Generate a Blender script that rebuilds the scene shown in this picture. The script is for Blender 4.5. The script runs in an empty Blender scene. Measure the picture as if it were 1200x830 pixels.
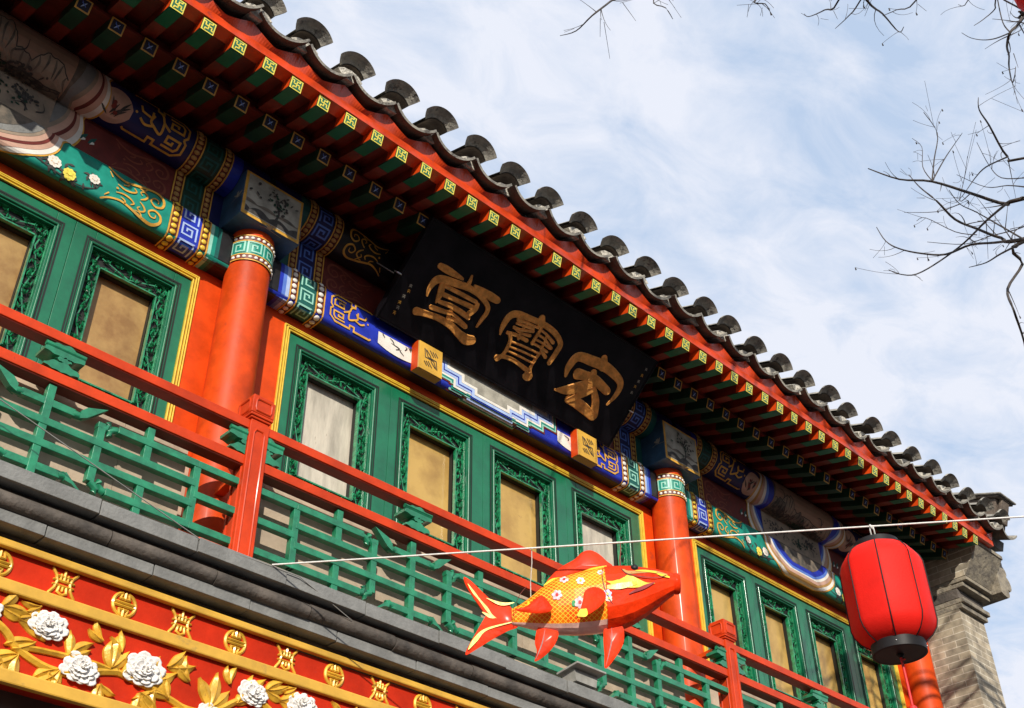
import bpy, math, random
from mathutils import Vector, Matrix
from math import sin, cos, pi, radians as rad, sqrt
random.seed(7)
S = bpy.context.scene
COL = S.collection

# ------------------------------------------------------------------ camera
EYE = Vector((0, 0, 1.6)); FPX = 1413.48
YAW, PITCH, ROLL = rad(45.016), rad(37.279), rad(-.784)
fwd = Vector((sin(YAW)*cos(PITCH), cos(YAW)*cos(PITCH), sin(PITCH)))
rgt = Vector((cos(YAW), -sin(YAW), 0)); upv = rgt.cross(fwd)
r2 = rgt*cos(ROLL) + upv*sin(ROLL); u2 = upv*cos(ROLL) - rgt*sin(ROLL)
cam = bpy.data.cameras.new('camera'); cam.sensor_width = 36; cam.lens = FPX/1200*36
cam.clip_end = 3000; cam.clip_start = .05
cob = bpy.data.objects.new('camera', cam); COL.objects.link(cob)
cob.matrix_world = Matrix(((r2.x, u2.x, -fwd.x, EYE.x), (r2.y, u2.y, -fwd.y, EYE.y), (r2.z, u2.z, -fwd.z, EYE.z), (0, 0, 0, 1)))
S.camera = cob
def ray(x, y): return r2*((x-600)/FPX) - u2*((y-415)/FPX) + fwd     # unit depth
def onY(x, y, Y): v = ray(x, y); return EYE + v*(Y/v.y)
def atD(x, y, d): return EYE + ray(x, y)*d

# ------------------------------------------------------------------ light, sky, exposure
S.view_settings.view_transform = 'Standard'; S.view_settings.look = 'None'
S.view_settings.exposure = .16; S.view_settings.gamma = 1
S.view_settings.use_curve_mapping = False
SUN_AZ, SUN_EL = rad(39), rad(26)
sl = bpy.data.lights.new('sun', 'SUN'); sl.energy = 4.6; sl.angle = rad(.5); sl.color = (1, .93, .82)
so = bpy.data.objects.new('sun', sl); COL.objects.link(so); so.location = (-20, -25, 20)
ldir = Vector((sin(SUN_AZ)*cos(SUN_EL), cos(SUN_AZ)*cos(SUN_EL), -sin(SUN_EL)))
so.rotation_euler = ldir.to_track_quat('-Z', 'Y').to_euler()
W = bpy.data.worlds.new('World'); S.world = W; W.use_nodes = True
nt = W.node_tree; nd = nt.nodes; lk = nt.links; bg = nd['Background']
sky = nd.new('ShaderNodeTexSky'); sky.sky_type = 'NISHITA'; sky.sun_disc = False
sky.sun_elevation = SUN_EL; sky.sun_rotation = pi + SUN_AZ; sky.air_density = 1.1; sky.dust_density = 1.2
tc = nd.new('ShaderNodeTexCoord'); sep = nd.new('ShaderNodeSeparateXYZ'); lk.new(tc.outputs['Generated'], sep.inputs[0])
def wm(op, a, b):
    n = nd.new('ShaderNodeMath'); n.operation = op
    for i, v in enumerate((a, b)):
        if isinstance(v, (int, float)): n.inputs[i].default_value = v
        else: lk.new(v, n.inputs[i])
    return n.outputs[0]
zc = wm('MAXIMUM', sep.outputs[2], .08)
cx = nd.new('ShaderNodeCombineXYZ'); lk.new(wm('DIVIDE', sep.outputs[0], zc), cx.inputs[0]); lk.new(wm('DIVIDE', sep.outputs[1], zc), cx.inputs[1])
def noise(scale, det, rough, dist, off):
    m = nd.new('ShaderNodeMapping'); lk.new(cx.outputs[0], m.inputs[0]); m.inputs['Location'].default_value = off
    m.inputs['Rotation'].default_value = (0, 0, .5); m.inputs['Scale'].default_value = (1, 1.5, 1)
    n = nd.new('ShaderNodeTexNoise'); lk.new(m.outputs[0], n.inputs[0])
    n.inputs['Scale'].default_value = scale; n.inputs['Detail'].default_value = det
    n.inputs['Roughness'].default_value = rough; n.inputs['Distortion'].default_value = dist
    return n.outputs[0]
big = noise(1.5, 3, .5, .3, (3.1, 1.7, 0)); fine = noise(6.5, 9, .62, .5, (0, 4.2, 0))
cl = wm('ADD', wm('MULTIPLY', big, .52), wm('MULTIPLY', fine, .48))
rp = nd.new('ShaderNodeValToRGB'); lk.new(cl, rp.inputs[0])
rp.color_ramp.elements[0].position = .37; rp.color_ramp.elements[0].color = (.30, .30, .30, 1)
rp.color_ramp.elements[1].position = .55; rp.color_ramp.elements[1].color = (.97, .97, .97, 1)
mx = nd.new('ShaderNodeMix'); mx.data_type = 'RGBA'; lk.new(rp.outputs[0], mx.inputs[0])
sb = nd.new('ShaderNodeMix'); sb.data_type = 'RGBA'; sb.inputs[0].default_value = .72; lk.new(sky.outputs[0], sb.inputs[6]); sb.inputs[7].default_value = (4.2, 6.1, 8.9, 1)
lk.new(sb.outputs[2], mx.inputs[6]); mx.inputs[7].default_value = (7.6, 7.9, 8.8, 1)
lk.new(mx.outputs[2], bg.inputs[0]); bg.inputs[1].default_value = .1

# ------------------------------------------------------------------ materials
MAT = {}
def mat(name, c, rough=.5, var=.12, scale=9, bump=0, bscale=60, metal=0, coat=0, c2=None, spec=.5, kind=None, ramp=(.35, .65), trans=0, stretch=(1, 1, 1), dirt=None):
    m = bpy.data.materials.new(name); m.use_nodes = True; t = m.node_tree; b = t.nodes['Principled BSDF']; L = t.links
    b.inputs['Metallic'].default_value = metal; b.inputs['Specular IOR Level'].default_value = spec
    b.inputs['Coat Weight'].default_value = coat; b.inputs['Coat Roughness'].default_value = .12
    geo = t.nodes.new('ShaderNodeNewGeometry')
    mp = t.nodes.new('ShaderNodeMapping'); L.new(geo.outputs['Position'], mp.inputs[0]); mp.inputs['Scale'].default_value = stretch
    n = t.nodes.new('ShaderNodeTexNoise'); n.inputs['Scale'].default_value = scale; n.inputs['Detail'].default_value = 6; n.inputs['Roughness'].default_value = .62
    L.new(mp.outputs[0], n.inputs[0])
    r = t.nodes.new('ShaderNodeValToRGB'); L.new(n.outputs[0], r.inputs[0])
    r.color_ramp.elements[0].position, r.color_ramp.elements[1].position = ramp
    if c2 is None: a = tuple(x*(1-var*1.6) for x in c); z = tuple(min(1, x*(1+var)) for x in c)
    else: a, z = c, c2
    r.color_ramp.elements[0].color = (*a, 1); r.color_ramp.elements[1].color = (*z, 1)
    out = r.outputs[0]
    if dirt:
        n3 = t.nodes.new('ShaderNodeTexNoise'); n3.inputs['Scale'].default_value = dirt[1]; n3.inputs['Detail'].default_value = 9; n3.inputs['Roughness'].default_value = .7
        L.new(mp.outputs[0], n3.inputs[0])
        r3 = t.nodes.new('ShaderNodeValToRGB'); L.new(n3.outputs[0], r3.inputs[0])
        r3.color_ramp.elements[0].position = dirt[2]; r3.color_ramp.elements[1].position = dirt[2]+.06
        r3.color_ramp.elements[0].color = (0, 0, 0, 1); r3.color_ramp.elements[1].color = (1, 1, 1, 1)
        q = t.nodes.new('ShaderNodeMix'); q.data_type = 'RGBA'; L.new(r3.outputs[0], q.inputs[0]); L.new(out, q.inputs[6]); q.inputs[7].default_value = (*dirt[0], 1)
        out = q.outputs[2]
    L.new(out, b.inputs['Base Color'])
    n2 = t.nodes.new('ShaderNodeTexNoise'); n2.inputs['Scale'].default_value = bscale; n2.inputs['Detail'].default_value = 5; L.new(mp.outputs[0], n2.inputs[0])
    mr = t.nodes.new('ShaderNodeMapRange'); L.new(n.outputs[0], mr.inputs[0]); mr.inputs[3].default_value = max(.05, rough-.1); mr.inputs[4].default_value = min(1, rough+.14)
    L.new(mr.outputs[0], b.inputs['Roughness'])
    if bump:
        bp = t.nodes.new('ShaderNodeBump'); bp.inputs['Strength'].default_value = bump; bp.inputs['Distance'].default_value = .01
        L.new(n2.outputs[0], bp.inputs['Height']); L.new(bp.outputs[0], b.inputs['Normal'])
    if trans: b.inputs['Subsurface Weight'].default_value = trans; b.inputs['Subsurface Radius'].default_value = (.05, .015, .01)
    MAT[name] = m; return m
RED = (.64, .062, .005)
mat('red_lacquer', RED, .48, .16, 5, .1, 30, coat=.03, spec=.18, dirt=((.40, .05, .02), 3.5, .62))
mat('red_gloss', (.64, .062, .004), .5, .18, 6, .14, 30, coat=.04, spec=.22, dirt=((.42, .045, .012), 5, .63))
mat('red_rail', (.56, .045, .006), .46, .14, 6, .1, 50, coat=.06, spec=.22, dirt=((.30, .035, .02), 12, .66))
mat('red_eave', (.60, .05, .006), .32, .2, 9, .12, 22, coat=.3, spec=.4, dirt=((.38, .04, .02), 14, .6))
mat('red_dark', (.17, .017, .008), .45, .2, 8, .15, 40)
mat('red_panel', (.52, .026, .006), .6, .16, 4, .14, 60, spec=.12, dirt=((.42, .035, .02), 7, .64))
mat('crimson', (.30, .015, .02), .5, .15, 5)
mat('green_paint', (.004, .14, .062), .3, .14, 7, .08, 40, coat=.3)
mat('green_leaf', (.016, .23, .095), .24, .35, 30, .1, 60, coat=.6)
mat('green_lattice', (.012, .20, .095), .33, .22, 14, .2, 45, coat=.35, dirt=((.03, .12, .06), 25, .66))
mat('green_bright', (.01, .30, .07), .4, .15, 20)
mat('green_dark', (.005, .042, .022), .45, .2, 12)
mat('teal', (.008, .26, .19), .42, .14, 12, dirt=((.01, .17, .13), 9, .66))
mat('teal_dark', (.008, .10, .085), .45, .15, 12)
mat('teal_light', (.30, .62, .50), .45, .1, 12)
mat('blue', (.012, .03, .40), .42, .14, 10)
mat('blue_deep', (.006, .010, .095), .45, .15, 10)
mat('blue_mid', (.10, .20, .62), .45, .1, 10)
mat('blue_light', (.40, .52, .80), .45, .1, 10)
mat('white_paint', (.78, .74, .66), .5, .07, 12, .05)
mat('white_relief', (.78, .75, .71), .6, .06, 20, .25, 70)
mat('cream', (.44, .345, .25), .75, .16, 5, .2, 40, dirt=((.33, .25, .18), 6, .6))
mat('black_paint_and_shade', (.012, .011, .012), .4, .3, 10)
mat('groove_black', (.01, .012, .01), .6)
mat('sign_black', (.007, .006, .008), .34, .4, 6, .06, 90, coat=.05, spec=.25, dirt=((.016, .015, .017), 3, .66))
mat('sign_gold', (.74, .32, .07), .38, .22, 20, .3, 55, metal=.15)
mat('gold_line', (.68, .36, .05), .42, .14, 25)
mat('gold_carved', (.70, .39, .035), .36, .2, 14, .2, 50, metal=.12, coat=.12, dirt=((.40, .19, .03), 22, .64))
mat('gold_strip', (.64, .36, .045), .5, .12, 6, .08, 50, dirt=((.46, .27, .05), 9, .62))
mat('yellow', (.74, .50, .045), .36, .1, 20)
mat('yellow_end', (.85, .72, .10), .42, .1, 30, dirt=((.4, .45, .08), 40, .64))
mat('pane_gold', (.30, .165, .038), .36, .2, 3.2, .25, 10, ramp=(.30, .58), c2=(.54, .345, .095), dirt=((.25, .14, .05), 5, .66), coat=.15)  # darker blotches in the colour stand in for soft branch shadows
mat('pane_brown', (.25, .13, .04), .42, .2, 7, .2, 14, c2=(.42, .26, .09), dirt=((.12, .085, .05), 9, .67))
mat('pane_grey', (.34, .31, .25), .5, .2, 5, .25, 16, c2=(.58, .53, .43), stretch=(3, 1, .6), dirt=((.24, .19, .13), 5, .66))
mat('flesh', (.56, .34, .25), .55, .1, 8)
mat('ochre', (.48, .26, .07), .5, .1, 10)
mat('maroon', (.15, .018, .012), .5, .2, 14)
mat('maroon_line', (.25, .06, .03), .5)
mat('ink', (.05, .045, .04), .6, .3, 30)
mat('ink_wash', (.06, .055, .045), .6, .3, 16, c2=(.19, .15, .11))
mat('ink_pale', (.20, .16, .12), .6, .2, 9, c2=(.36, .27, .19))
mat('sky_paint', (.34, .21, .14), .6, .1, 5)
mat('grey_paper', (.36, .34, .28), .6, .2, 10)
mat('navy_black', (.006, .008, .03), .5, .2, 12)
mat('box_blue', (.03, .09, .17), .4, .25, 7)
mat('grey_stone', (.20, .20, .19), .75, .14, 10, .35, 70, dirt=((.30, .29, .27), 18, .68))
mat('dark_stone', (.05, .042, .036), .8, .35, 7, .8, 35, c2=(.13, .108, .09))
mat('brick', (.30, .255, .19), .85, .2, 14, .5, 60)
mat('slab', (.15, .13, .105), .85, .25, 14, .9, 30, c2=(.32, .275, .20), dirt=((.09, .08, .07), 8, .6))
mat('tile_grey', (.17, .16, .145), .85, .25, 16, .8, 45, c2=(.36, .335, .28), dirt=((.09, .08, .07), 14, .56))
mat('tile_under', (.075, .055, .043), .9, .3, 14, .6, 50, c2=(.16, .125, .095))  # shade coloured into tile undersides and arch interiors; also the brown verge
mat('mortar', (.62, .58, .50), .9, .25, 40, 1.0, 70, dirt=((.30, .27, .22), 50, .58))
mat('fish_red', (.74, .035, .003), .5, .18, 8, .7, 20, coat=.02, trans=.05, spec=.1)
mat('fish_yellow', (.9, .62, .03), .32, .15, 14, .2, 20, coat=.3)
mat('fish_pink', (.85, .30, .36), .5, .2, 60, c2=(.9, .75, .75))
mat('fish_belly', (.88, .52, .44), .35, .2, 10, .4, 18, coat=.3)
mat('lantern_red', (.72, .016, .010), .55, .1, 4, .1, 160, trans=.08, spec=.12)
mat('black_plastic', (.012, .011, .012), .5, .2, 12, spec=.25)
mat('rope_white', (.72, .70, .66), .7, .1, 60)
mat('wire_grey', (.25, .24, .22), .5)
mat('lamp_grey', (.30, .29, .26), .55, .15, 14)
mat('bark', (.055, .042, .034), .85, .3, 20, .5, 30)
mat('tassel', (.70, .02, .02), .5, .2, 60)
mat('asphalt', (.075, .075, .075), .9, .2, 6, .4, 90)
mat('paving', (.15, .14, .125), .85, .16, 3, .3, 60)
mat('shop_dark', (.09, .055, .04), .55, .2, 8)
mat('glass_dark', (.02, .025, .03), .08, .1)
mat('steel', (.55, .55, .55), .3, .1, metal=.9)
mat('tile_roof', (.17, .16, .15), .85, .3, 12, .6, 30)
# scales: yellow net over orange paper
def scale_mat():
    m = mat('fish_scales', (.8, .2, .02), .33, .1, coat=.3); t = m.node_tree; L = t.links; b = t.nodes['Principled BSDF']
    tcn = t.nodes.new('ShaderNodeTexCoord'); sp = t.nodes.new('ShaderNodeSeparateXYZ'); L.new(tcn.outputs['Object'], sp.inputs[0])
    def M(op, a, c=0):
        n = t.nodes.new('ShaderNodeMath'); n.operation = op
        for i, v in enumerate((a, c)):
            if isinstance(v, (int, float)): n.inputs[i].default_value = v
            else: L.new(v, n.inputs[i])
        return n.outputs[0]
    p = M('ADD', M('MULTIPLY', sp.outputs[0], 150), M('MULTIPLY', sp.outputs[2], 170)); q = M('SUBTRACT', M('MULTIPLY', sp.outputs[0], 150), M('MULTIPLY', sp.outputs[2], 170))
    lines = M('MAXIMUM', M('ABSOLUTE', M('SINE', p)), M('ABSOLUTE', M('SINE', q)))
    k = M('GREATER_THAN', lines, .972)
    nz = t.nodes.new('ShaderNodeTexNoise'); nz.inputs['Scale'].default_value = 9; L.new(tcn.outputs['Object'], nz.inputs[0])
    rr = t.nodes.new('ShaderNodeValToRGB'); L.new(nz.outputs[0], rr.inputs[0]); rr.color_ramp.elements[0].position = .35; rr.color_ramp.elements[1].position = .62
    rr.color_ramp.elements[0].color = (.80, .085, .004, 1); rr.color_ramp.elements[1].color = (.90, .25, .008, 1)
    mxx = t.nodes.new('ShaderNodeMix'); mxx.data_type = 'RGBA'; L.new(k, mxx.inputs[0]); L.new(rr.outputs[0], mxx.inputs[6]); mxx.inputs[7].default_value = (.92, .62, .05, 1)
    L.new(mxx.outputs[2], b.inputs['Base Color']); b.inputs['Coat Weight'].default_value = .04; b.inputs['Specular IOR Level'].default_value = .2
scale_mat()
def brick_mat():
    m = mat('brick_wall', (.3, .25, .19), .88, .2, 14, .4, 60); t = m.node_tree; L = t.links; b = t.nodes['Principled BSDF']
    g = t.nodes.new('ShaderNodeNewGeometry'); sp = t.nodes.new('ShaderNodeSeparateXYZ'); L.new(g.outputs['Position'], sp.inputs[0])
    ad = t.nodes.new('ShaderNodeMath'); ad.operation = 'ADD'; L.new(sp.outputs[0], ad.inputs[0]); L.new(sp.outputs[1], ad.inputs[1])
    cb = t.nodes.new('ShaderNodeCombineXYZ'); L.new(ad.outputs[0], cb.inputs[0]); L.new(sp.outputs[2], cb.inputs[1])
    br = t.nodes.new('ShaderNodeTexBrick'); L.new(cb.outputs[0], br.inputs[0])
    br.inputs['Scale'].default_value = 1; br.inputs['Brick Width'].default_value = .23; br.inputs['Row Height'].default_value = .058; br.inputs['Mortar Size'].default_value = .0032
    br.inputs['Color1'].default_value = (.40, .335, .24, 1); br.inputs['Color2'].default_value = (.25, .215, .16, 1); br.inputs['Mortar'].default_value = (.58, .52, .42, 1)
    nz = t.nodes.new('ShaderNodeTexNoise'); nz.inputs['Scale'].default_value = 11; nz.inputs['Detail'].default_value = 9; L.new(g.outputs['Position'], nz.inputs[0])
    mu = t.nodes.new('ShaderNodeMix'); mu.data_type = 'RGBA'; mu.blend_type = 'OVERLAY'; mu.inputs[0].default_value = .95; L.new(br.outputs[0], mu.inputs[6]); L.new(nz.outputs[0], mu.inputs[7])
    L.new(mu.outputs[2], b.inputs['Base Color'])
    bp = t.nodes.new('ShaderNodeBump'); bp.inputs['Strength'].default_value = .7; bp.inputs['Distance'].default_value = .006
    a2 = t.nodes.new('ShaderNodeMath'); a2.operation = 'ADD'; iv = t.nodes.new('ShaderNodeMath'); iv.operation = 'SUBTRACT'; iv.inputs[0].default_value = 1
    L.new(br.outputs['Fac'], iv.inputs[1]); L.new(iv.outputs[0], a2.inputs[0]); L.new(nz.outputs[0], a2.inputs[1])
    L.new(a2.outputs[0], bp.inputs['Height']); L.new(bp.outputs[0], b.inputs['Normal'])
brick_mat()

# ------------------------------------------------------------------ mesh builder
def tag(o, label=None, cat=None, group=None, kind=None):
    for k, v in (('label', label), ('category', cat), ('group', group), ('kind', kind)):
        if v: o[k] = v
    return o
def empty(name, loc, label=None, cat=None, group=None):
    o = bpy.data.objects.new(name, None); COL.objects.link(o); o.location = loc; o.empty_display_size = .1
    return tag(o, label, cat, group)
class MB:
    def __init__(s): s.v = []; s.f = []; s.m = []; s.sm = []; s.names = []
    def mi(s, m):
        if m not in s.names: s.names.append(m)
        return s.names.index(m)
    def face(s, pts, m, sm=False):
        i = len(s.v); s.v += [tuple(p) for p in pts]; s.f.append(tuple(range(i, i+len(pts)))); s.m.append(s.mi(m)); s.sm.append(sm)
    def grid(s, rows, m, sm=True, close=False, flip=False):
        i = len(s.v); n = len(rows[0])
        for r in rows: s.v += [tuple(p) for p in r]
        k = s.mi(m)
        for a in range(len(rows)-1):
            for b in range(n if close else n-1):
                c = (b+1) % n
                q = (i+a*n+b, i+a*n+c, i+(a+1)*n+c, i+(a+1)*n+b)
                s.f.append(q[::-1] if flip else q); s.m.append(k); s.sm.append(sm)
    def box(s, x0, x1, y0, y1, z0, z1, m, M=None):
        p = [Vector((x, y, z)) for z in (z0, z1) for y in (y0, y1) for x in (x0, x1)]
        if M: p = [M @ q for q in p]
        i = len(s.v); s.v += [tuple(q) for q in p]; k = s.mi(m)
        for f in ((0, 2, 3, 1), (4, 5, 7, 6), (0, 1, 5, 4), (2, 6, 7, 3), (0, 4, 6, 2), (1, 3, 7, 5)):
            s.f.append(tuple(i+j for j in f)); s.m.append(k); s.sm.append(False)
    def bar(s, a, b, w, d, m, up=Vector((0, -1, 0))):   # square bar from a to b: w across, d along up
        a = Vector(a); b = Vector(b); t = (b-a); L = t.length; t.normalize(); sd = t.cross(up).normalized(); u = sd.cross(t)
        M = Matrix((( t.x, sd.x, u.x, a.x), (t.y, sd.y, u.y, a.y), (t.z, sd.z, u.z, a.z), (0, 0, 0, 1)))
        s.box(0, L, -w/2, w/2, -d/2, d/2, m, M)
    def prism(s, poly, d, m, M=None, side=None):         # poly in xz, extruded y from 0 to d (front at 0)
        a = [Vector((p[0], 0, p[1])) for p in poly]; b = [Vector((p[0], d, p[1])) for p in poly]
        if M: a = [M @ q for q in a]; b = [M @ q for q in b]
        s.face(a, m); s.face(b[::-1], side or m); n = len(a)
        for i in range(n): s.face((a[i], b[i], b[(i+1) % n], a[(i+1) % n]), side or m)
    def tube(s, pts, r, m, n=8, cap=True):
        pts = [Vector(p) for p in pts]; rows = []; N = len(pts); ref = Vector((.13, .22, .97)).normalized()
        for i, p in enumerate(pts):
            t = (pts[min(i+1, N-1)] - pts[max(i-1, 0)]).normalized(); a = t.cross(ref)
            if a.length < .05: a = t.cross(Vector((1, 0, 0)))
            a.normalize(); b = t.cross(a); rr = r[i] if isinstance(r, (list, tuple)) else r
            rows.append([p + a*rr*cos(2*pi*k/n) + b*rr*sin(2*pi*k/n) for k in range(n)])
        s.grid(rows, m, True, True)
        if cap: s.face(rows[0][::-1], m); s.face(rows[-1], m)
    def lathe(s, prof, c, m, n=32, ax='z', mats=None):
        rows = []
        for r, z in prof:
            rows.append([Vector((c[0]+r*cos(2*pi*k/n), c[1]+r*sin(2*pi*k/n), c[2]+z)) for k in range(n)])
        for i in range(len(rows)-1): s.grid(rows[i:i+2], mats[i] if mats else m, True, True)
    # --- shapes lying on a surface f(u, v, h) -> point
    def ribbon(s, f, pts, m, h=.003, smooth=False, dome=0, cap=False, w=None, seg=None):
        P = [(p[0], p[1], p[2] if len(p) > 2 else w) for p in pts]
        if smooth and len(P) > 2:
            Q = []
            for i in range(len(P)-1):
                a, b, c, d = P[max(i-1, 0)], P[i], P[i+1], P[min(i+2, len(P)-1)]
                for k in range(6):
                    t = k/6
                    Q.append(tuple(max(.0004, x) if j == 2 else x for j, x in enumerate(.5*(2*b[j]+(c[j]-a[j])*t+(2*a[j]-5*b[j]+4*c[j]-d[j])*t*t+(3*b[j]-a[j]-3*c[j]+d[j])*t**3) for j in range(3))))
            Q.append(P[-1]); P = Q
        if seg:
            Q = []
            for a, b in zip(P, P[1:]):
                n = max(1, int(sqrt((a[0]-b[0])**2+(a[1]-b[1])**2)/seg))
                Q += [tuple(a[j]+(b[j]-a[j])*k/n for j in range(3)) for k in range(n)]
            P = Q+[P[-1]]
        if cap:
            def ends(p, q):
                dx, dy = p[0]-q[0], p[1]-q[1]; L = sqrt(dx*dx+dy*dy) or 1; dx /= L; dy /= L
                return [(p[0]+dx*p[2]*sin(a), p[1]+dy*p[2]*sin(a), max(.0003, p[2]*cos(a))) for a in (.5, .9, 1.25, 1.5)]
            P = ends(P[0], P[1])[::-1] + P + ends(P[-1], P[-2])
        Lr, Rr, Cr, Lb, Rb = [], [], [], [], []
        n = len(P)
        for i in range(n):
            def dirn(a, b):
                dx, dy = b[0]-a[0], b[1]-a[1]; L = sqrt(dx*dx+dy*dy) or 1e-9; return dx/L, dy/L
            d1 = dirn(P[max(i-1, 0)], P[i]) if i else dirn(P[0], P[1]); d2 = dirn(P[i], P[i+1]) if i < n-1 else d1
            tx, ty = d1[0]+d2[0], d1[1]+d2[1]; L = sqrt(tx*tx+ty*ty)
            if L < 1e-6: tx, ty, L = d2[0], d2[1], 1
            tx /= L; ty /= L; k = P[i][2]/max(.5, tx*d2[0]+ty*d2[1]); nx, ny = -ty*k, tx*k
            u, v = P[i][0], P[i][1]
            Lr.append(f(u+nx, v+ny, h)); Rr.append(f(u-nx, v-ny, h))
            if dome: Cr.append(f(u, v, h+dome*min(1, P[i][2]/(w or .01)) if w else h+dome)); Lb.append(f(u+nx*1.15, v+ny*1.15, 0)); Rb.append(f(u-nx*1.15, v-ny*1.15, 0))
        if dome:
            s.grid([Lb, Lr], m, False); s.grid([Lr, Cr], m, True); s.grid([Cr, Rr], m, True); s.grid([Rr, Rb], m, False)
        else: s.grid([Lr, Rr], m, False)
    def cols(s, f, C, m, h=.002, nv=4):                  # patch given as columns (u, vlo, vhi)
        s.grid([[f(u, lo+(hi-lo)*k/nv, h) for k in range(nv+1)] for u, lo, hi in C], m, False, flip=True)
    def patch(s, f, u0, u1, v0, v1, m, h=.002, nu=1, nv=6):
        s.cols(f, [(u0+(u1-u0)*k/nu, v0, v1) for k in range(nu+1)], m, h, nv)
    def poly(s, f, P, m, h=.002): s.face([f(u, v, h) for u, v in P], m)
    def disc(s, f, u, v, ru, rv, m, h=.002, rot=0, n=14, wob=0):
        s.face([f(u+(ru*cos(a)*cos(rot)-rv*sin(a)*sin(rot))*(1+wob*sin(5*a)), v+(ru*cos(a)*sin(rot)+rv*sin(a)*cos(rot))*(1+wob*sin(5*a)), h) for a in (2*pi*k/n for k in range(n))], m)
    def dome(s, f, u, v, ru, rv, hh, m, rot=0, n=12, base=0, wob=0, ph=0):
        rows = []
        for t in (0, .35, .7, 1.05, 1.4, 1.57):
            R = cos(t)
            rows.append([f(u+(ru*R*cos(a)*cos(rot)-rv*R*sin(a)*sin(rot))*(1+wob*sin(5*a+ph)*R), v+(ru*R*cos(a)*sin(rot)+rv*R*sin(a)*cos(rot))*(1+wob*sin(5*a+ph)*R), base+hh*sin(t)) for a in (2*pi*k/n for k in range(n))])
        s.grid(rows, m, True, True)
    def build(s, name, parent=None, bevel=0, loc=None):
        me = bpy.data.meshes.new(name); me.from_pydata(s.v, [], s.f)
        for n in s.names: me.materials.append(MAT[n])
        me.polygons.foreach_set('material_index', s.m); me.polygons.foreach_set('use_smooth', s.sm); me.update()
        return link(name, me, parent, bevel, loc)
def link(name, me, parent=None, bevel=0, loc=None):
    o = bpy.data.objects.new(name, me); COL.objects.link(o)
    if parent:
        o.parent = parent; p = parent; T = Vector((0, 0, 0))
        while p: T += p.location; p = p.parent
        o.location = -T
    if loc: o.location += Vector(loc)
    if bevel:
        b = o.modifiers.new('bevel', 'BEVEL'); b.width = bevel; b.segments = 2; b.limit_method = 'ANGLE'; b.angle_limit = rad(40)
    return o
def plane(O, U, V):
    O, U, V = Vector(O), Vector(U), Vector(V); N = U.cross(V).normalized()
    return lambda u, v, h=0: O + U*u + V*v + N*h
def wob(pts, a): return [(p[0]+random.uniform(-a, a), p[1]+random.uniform(-a, a), *p[2:]) for p in pts]

# ------------------------------------------------------------------ setting: ground
g = MB(); g.box(-900, 900, -900, 900, -.6, 0, 'asphalt'); tag(g.build('ground'), kind='structure')
g = MB()
for i in range(-14, 40):
    for j in range(0, 6): g.box(i*.6, i*.6+.594, 1.0+j*.5, 1.494+j*.5, 0.004, .13, 'paving')
tag(g.build('pavement', bevel=.004), kind='structure')

# unseen low shops added behind the camera to block low sky and darken the eaves
OPP = empty('sky_block_shop_row', (6, -12, 0), 'unseen grey brick shop row added across the street to block low sky', 'building')
m = MB(); m.box(-22, 34, -13, -9, 0, 6.2, 'brick_wall'); m.build('wall', OPP)
m = MB(); m.box(-22.5, 34.5, -13.4, -8.5, 6.2, 6.4, 'tile_roof'); m.face([(-22.5, -8.5, 6.4), (34.5, -8.5, 6.4), (34.5, -11, 7.4), (-22.5, -11, 7.4)], 'tile_roof'); m.face([(-22.5, -11, 7.4), (34.5, -11, 7.4), (34.5, -13.4, 6.4), (-22.5, -13.4, 6.4)], 'tile_roof'); m.build('roof', OPP)
for i in range(12):
    m = MB(); x = -20+i*4.4; m.box(x, x+3, -8.998, -8.9, .1, 2.7, 'shop_dark'); m.build('door', OPP)
    m = MB(); m.box(x+.4, x+2.6, -8.998, -8.92, 3.6, 5.0, 'glass_dark'); m.build('window', OPP)

# ------------------------------------------------------------------ the shop building
YW = 4.6
CX = (-.75, 2.48, 6.05, 9.33)
BLD = empty('shop_building', (4.3, 4.6, 0), 'two-storey red and green painted timber shop with deep tiled eaves', 'building')

for x in CX:
    m = MB(); m.lathe([(.126, 3.96), (.126, 4.1), (.122, 5.5), (.120, 6.16)], (x, 4.5, 0), 'red_gloss', 40)
    f = lambda u, v, h, x=x: Vector((x+(.121+h)*sin(u/.121), 4.5-(.121+h)*cos(u/.121), v))
    m.patch(f, -.17, .17, 5.93, 6.10, 'teal', .003, 16, 1)
    for z in (5.944, 6.078):
        m.patch(f, -.17, .17, z-.018, z+.018, 'maroon', .005, 16, 1)
        for e in (-.019, .019): m.ribbon(f, [(-.17, z+e), (.17, z+e)], 'gold_line', .007, w=.0035, seg=.02)
        for k in range(-5, 6): m.dome(f, k*.031, z, .011, .011, .007, 'white_paint', base=.005, n=8)
    for k in (-1.5, -.5, .5, 1.5):
        c = k*.088
        m.ribbon(f, [(c-.036, 5.97), (c-.036, 6.052), (c+.034, 6.052), (c+.034, 5.985), (c-.012, 5.985), (c-.012, 6.028), (c+.012, 6.028), (c+.012, 6.008)], 'teal_light', .006, w=.0045, seg=.02)
    m.build('column', BLD)

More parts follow.
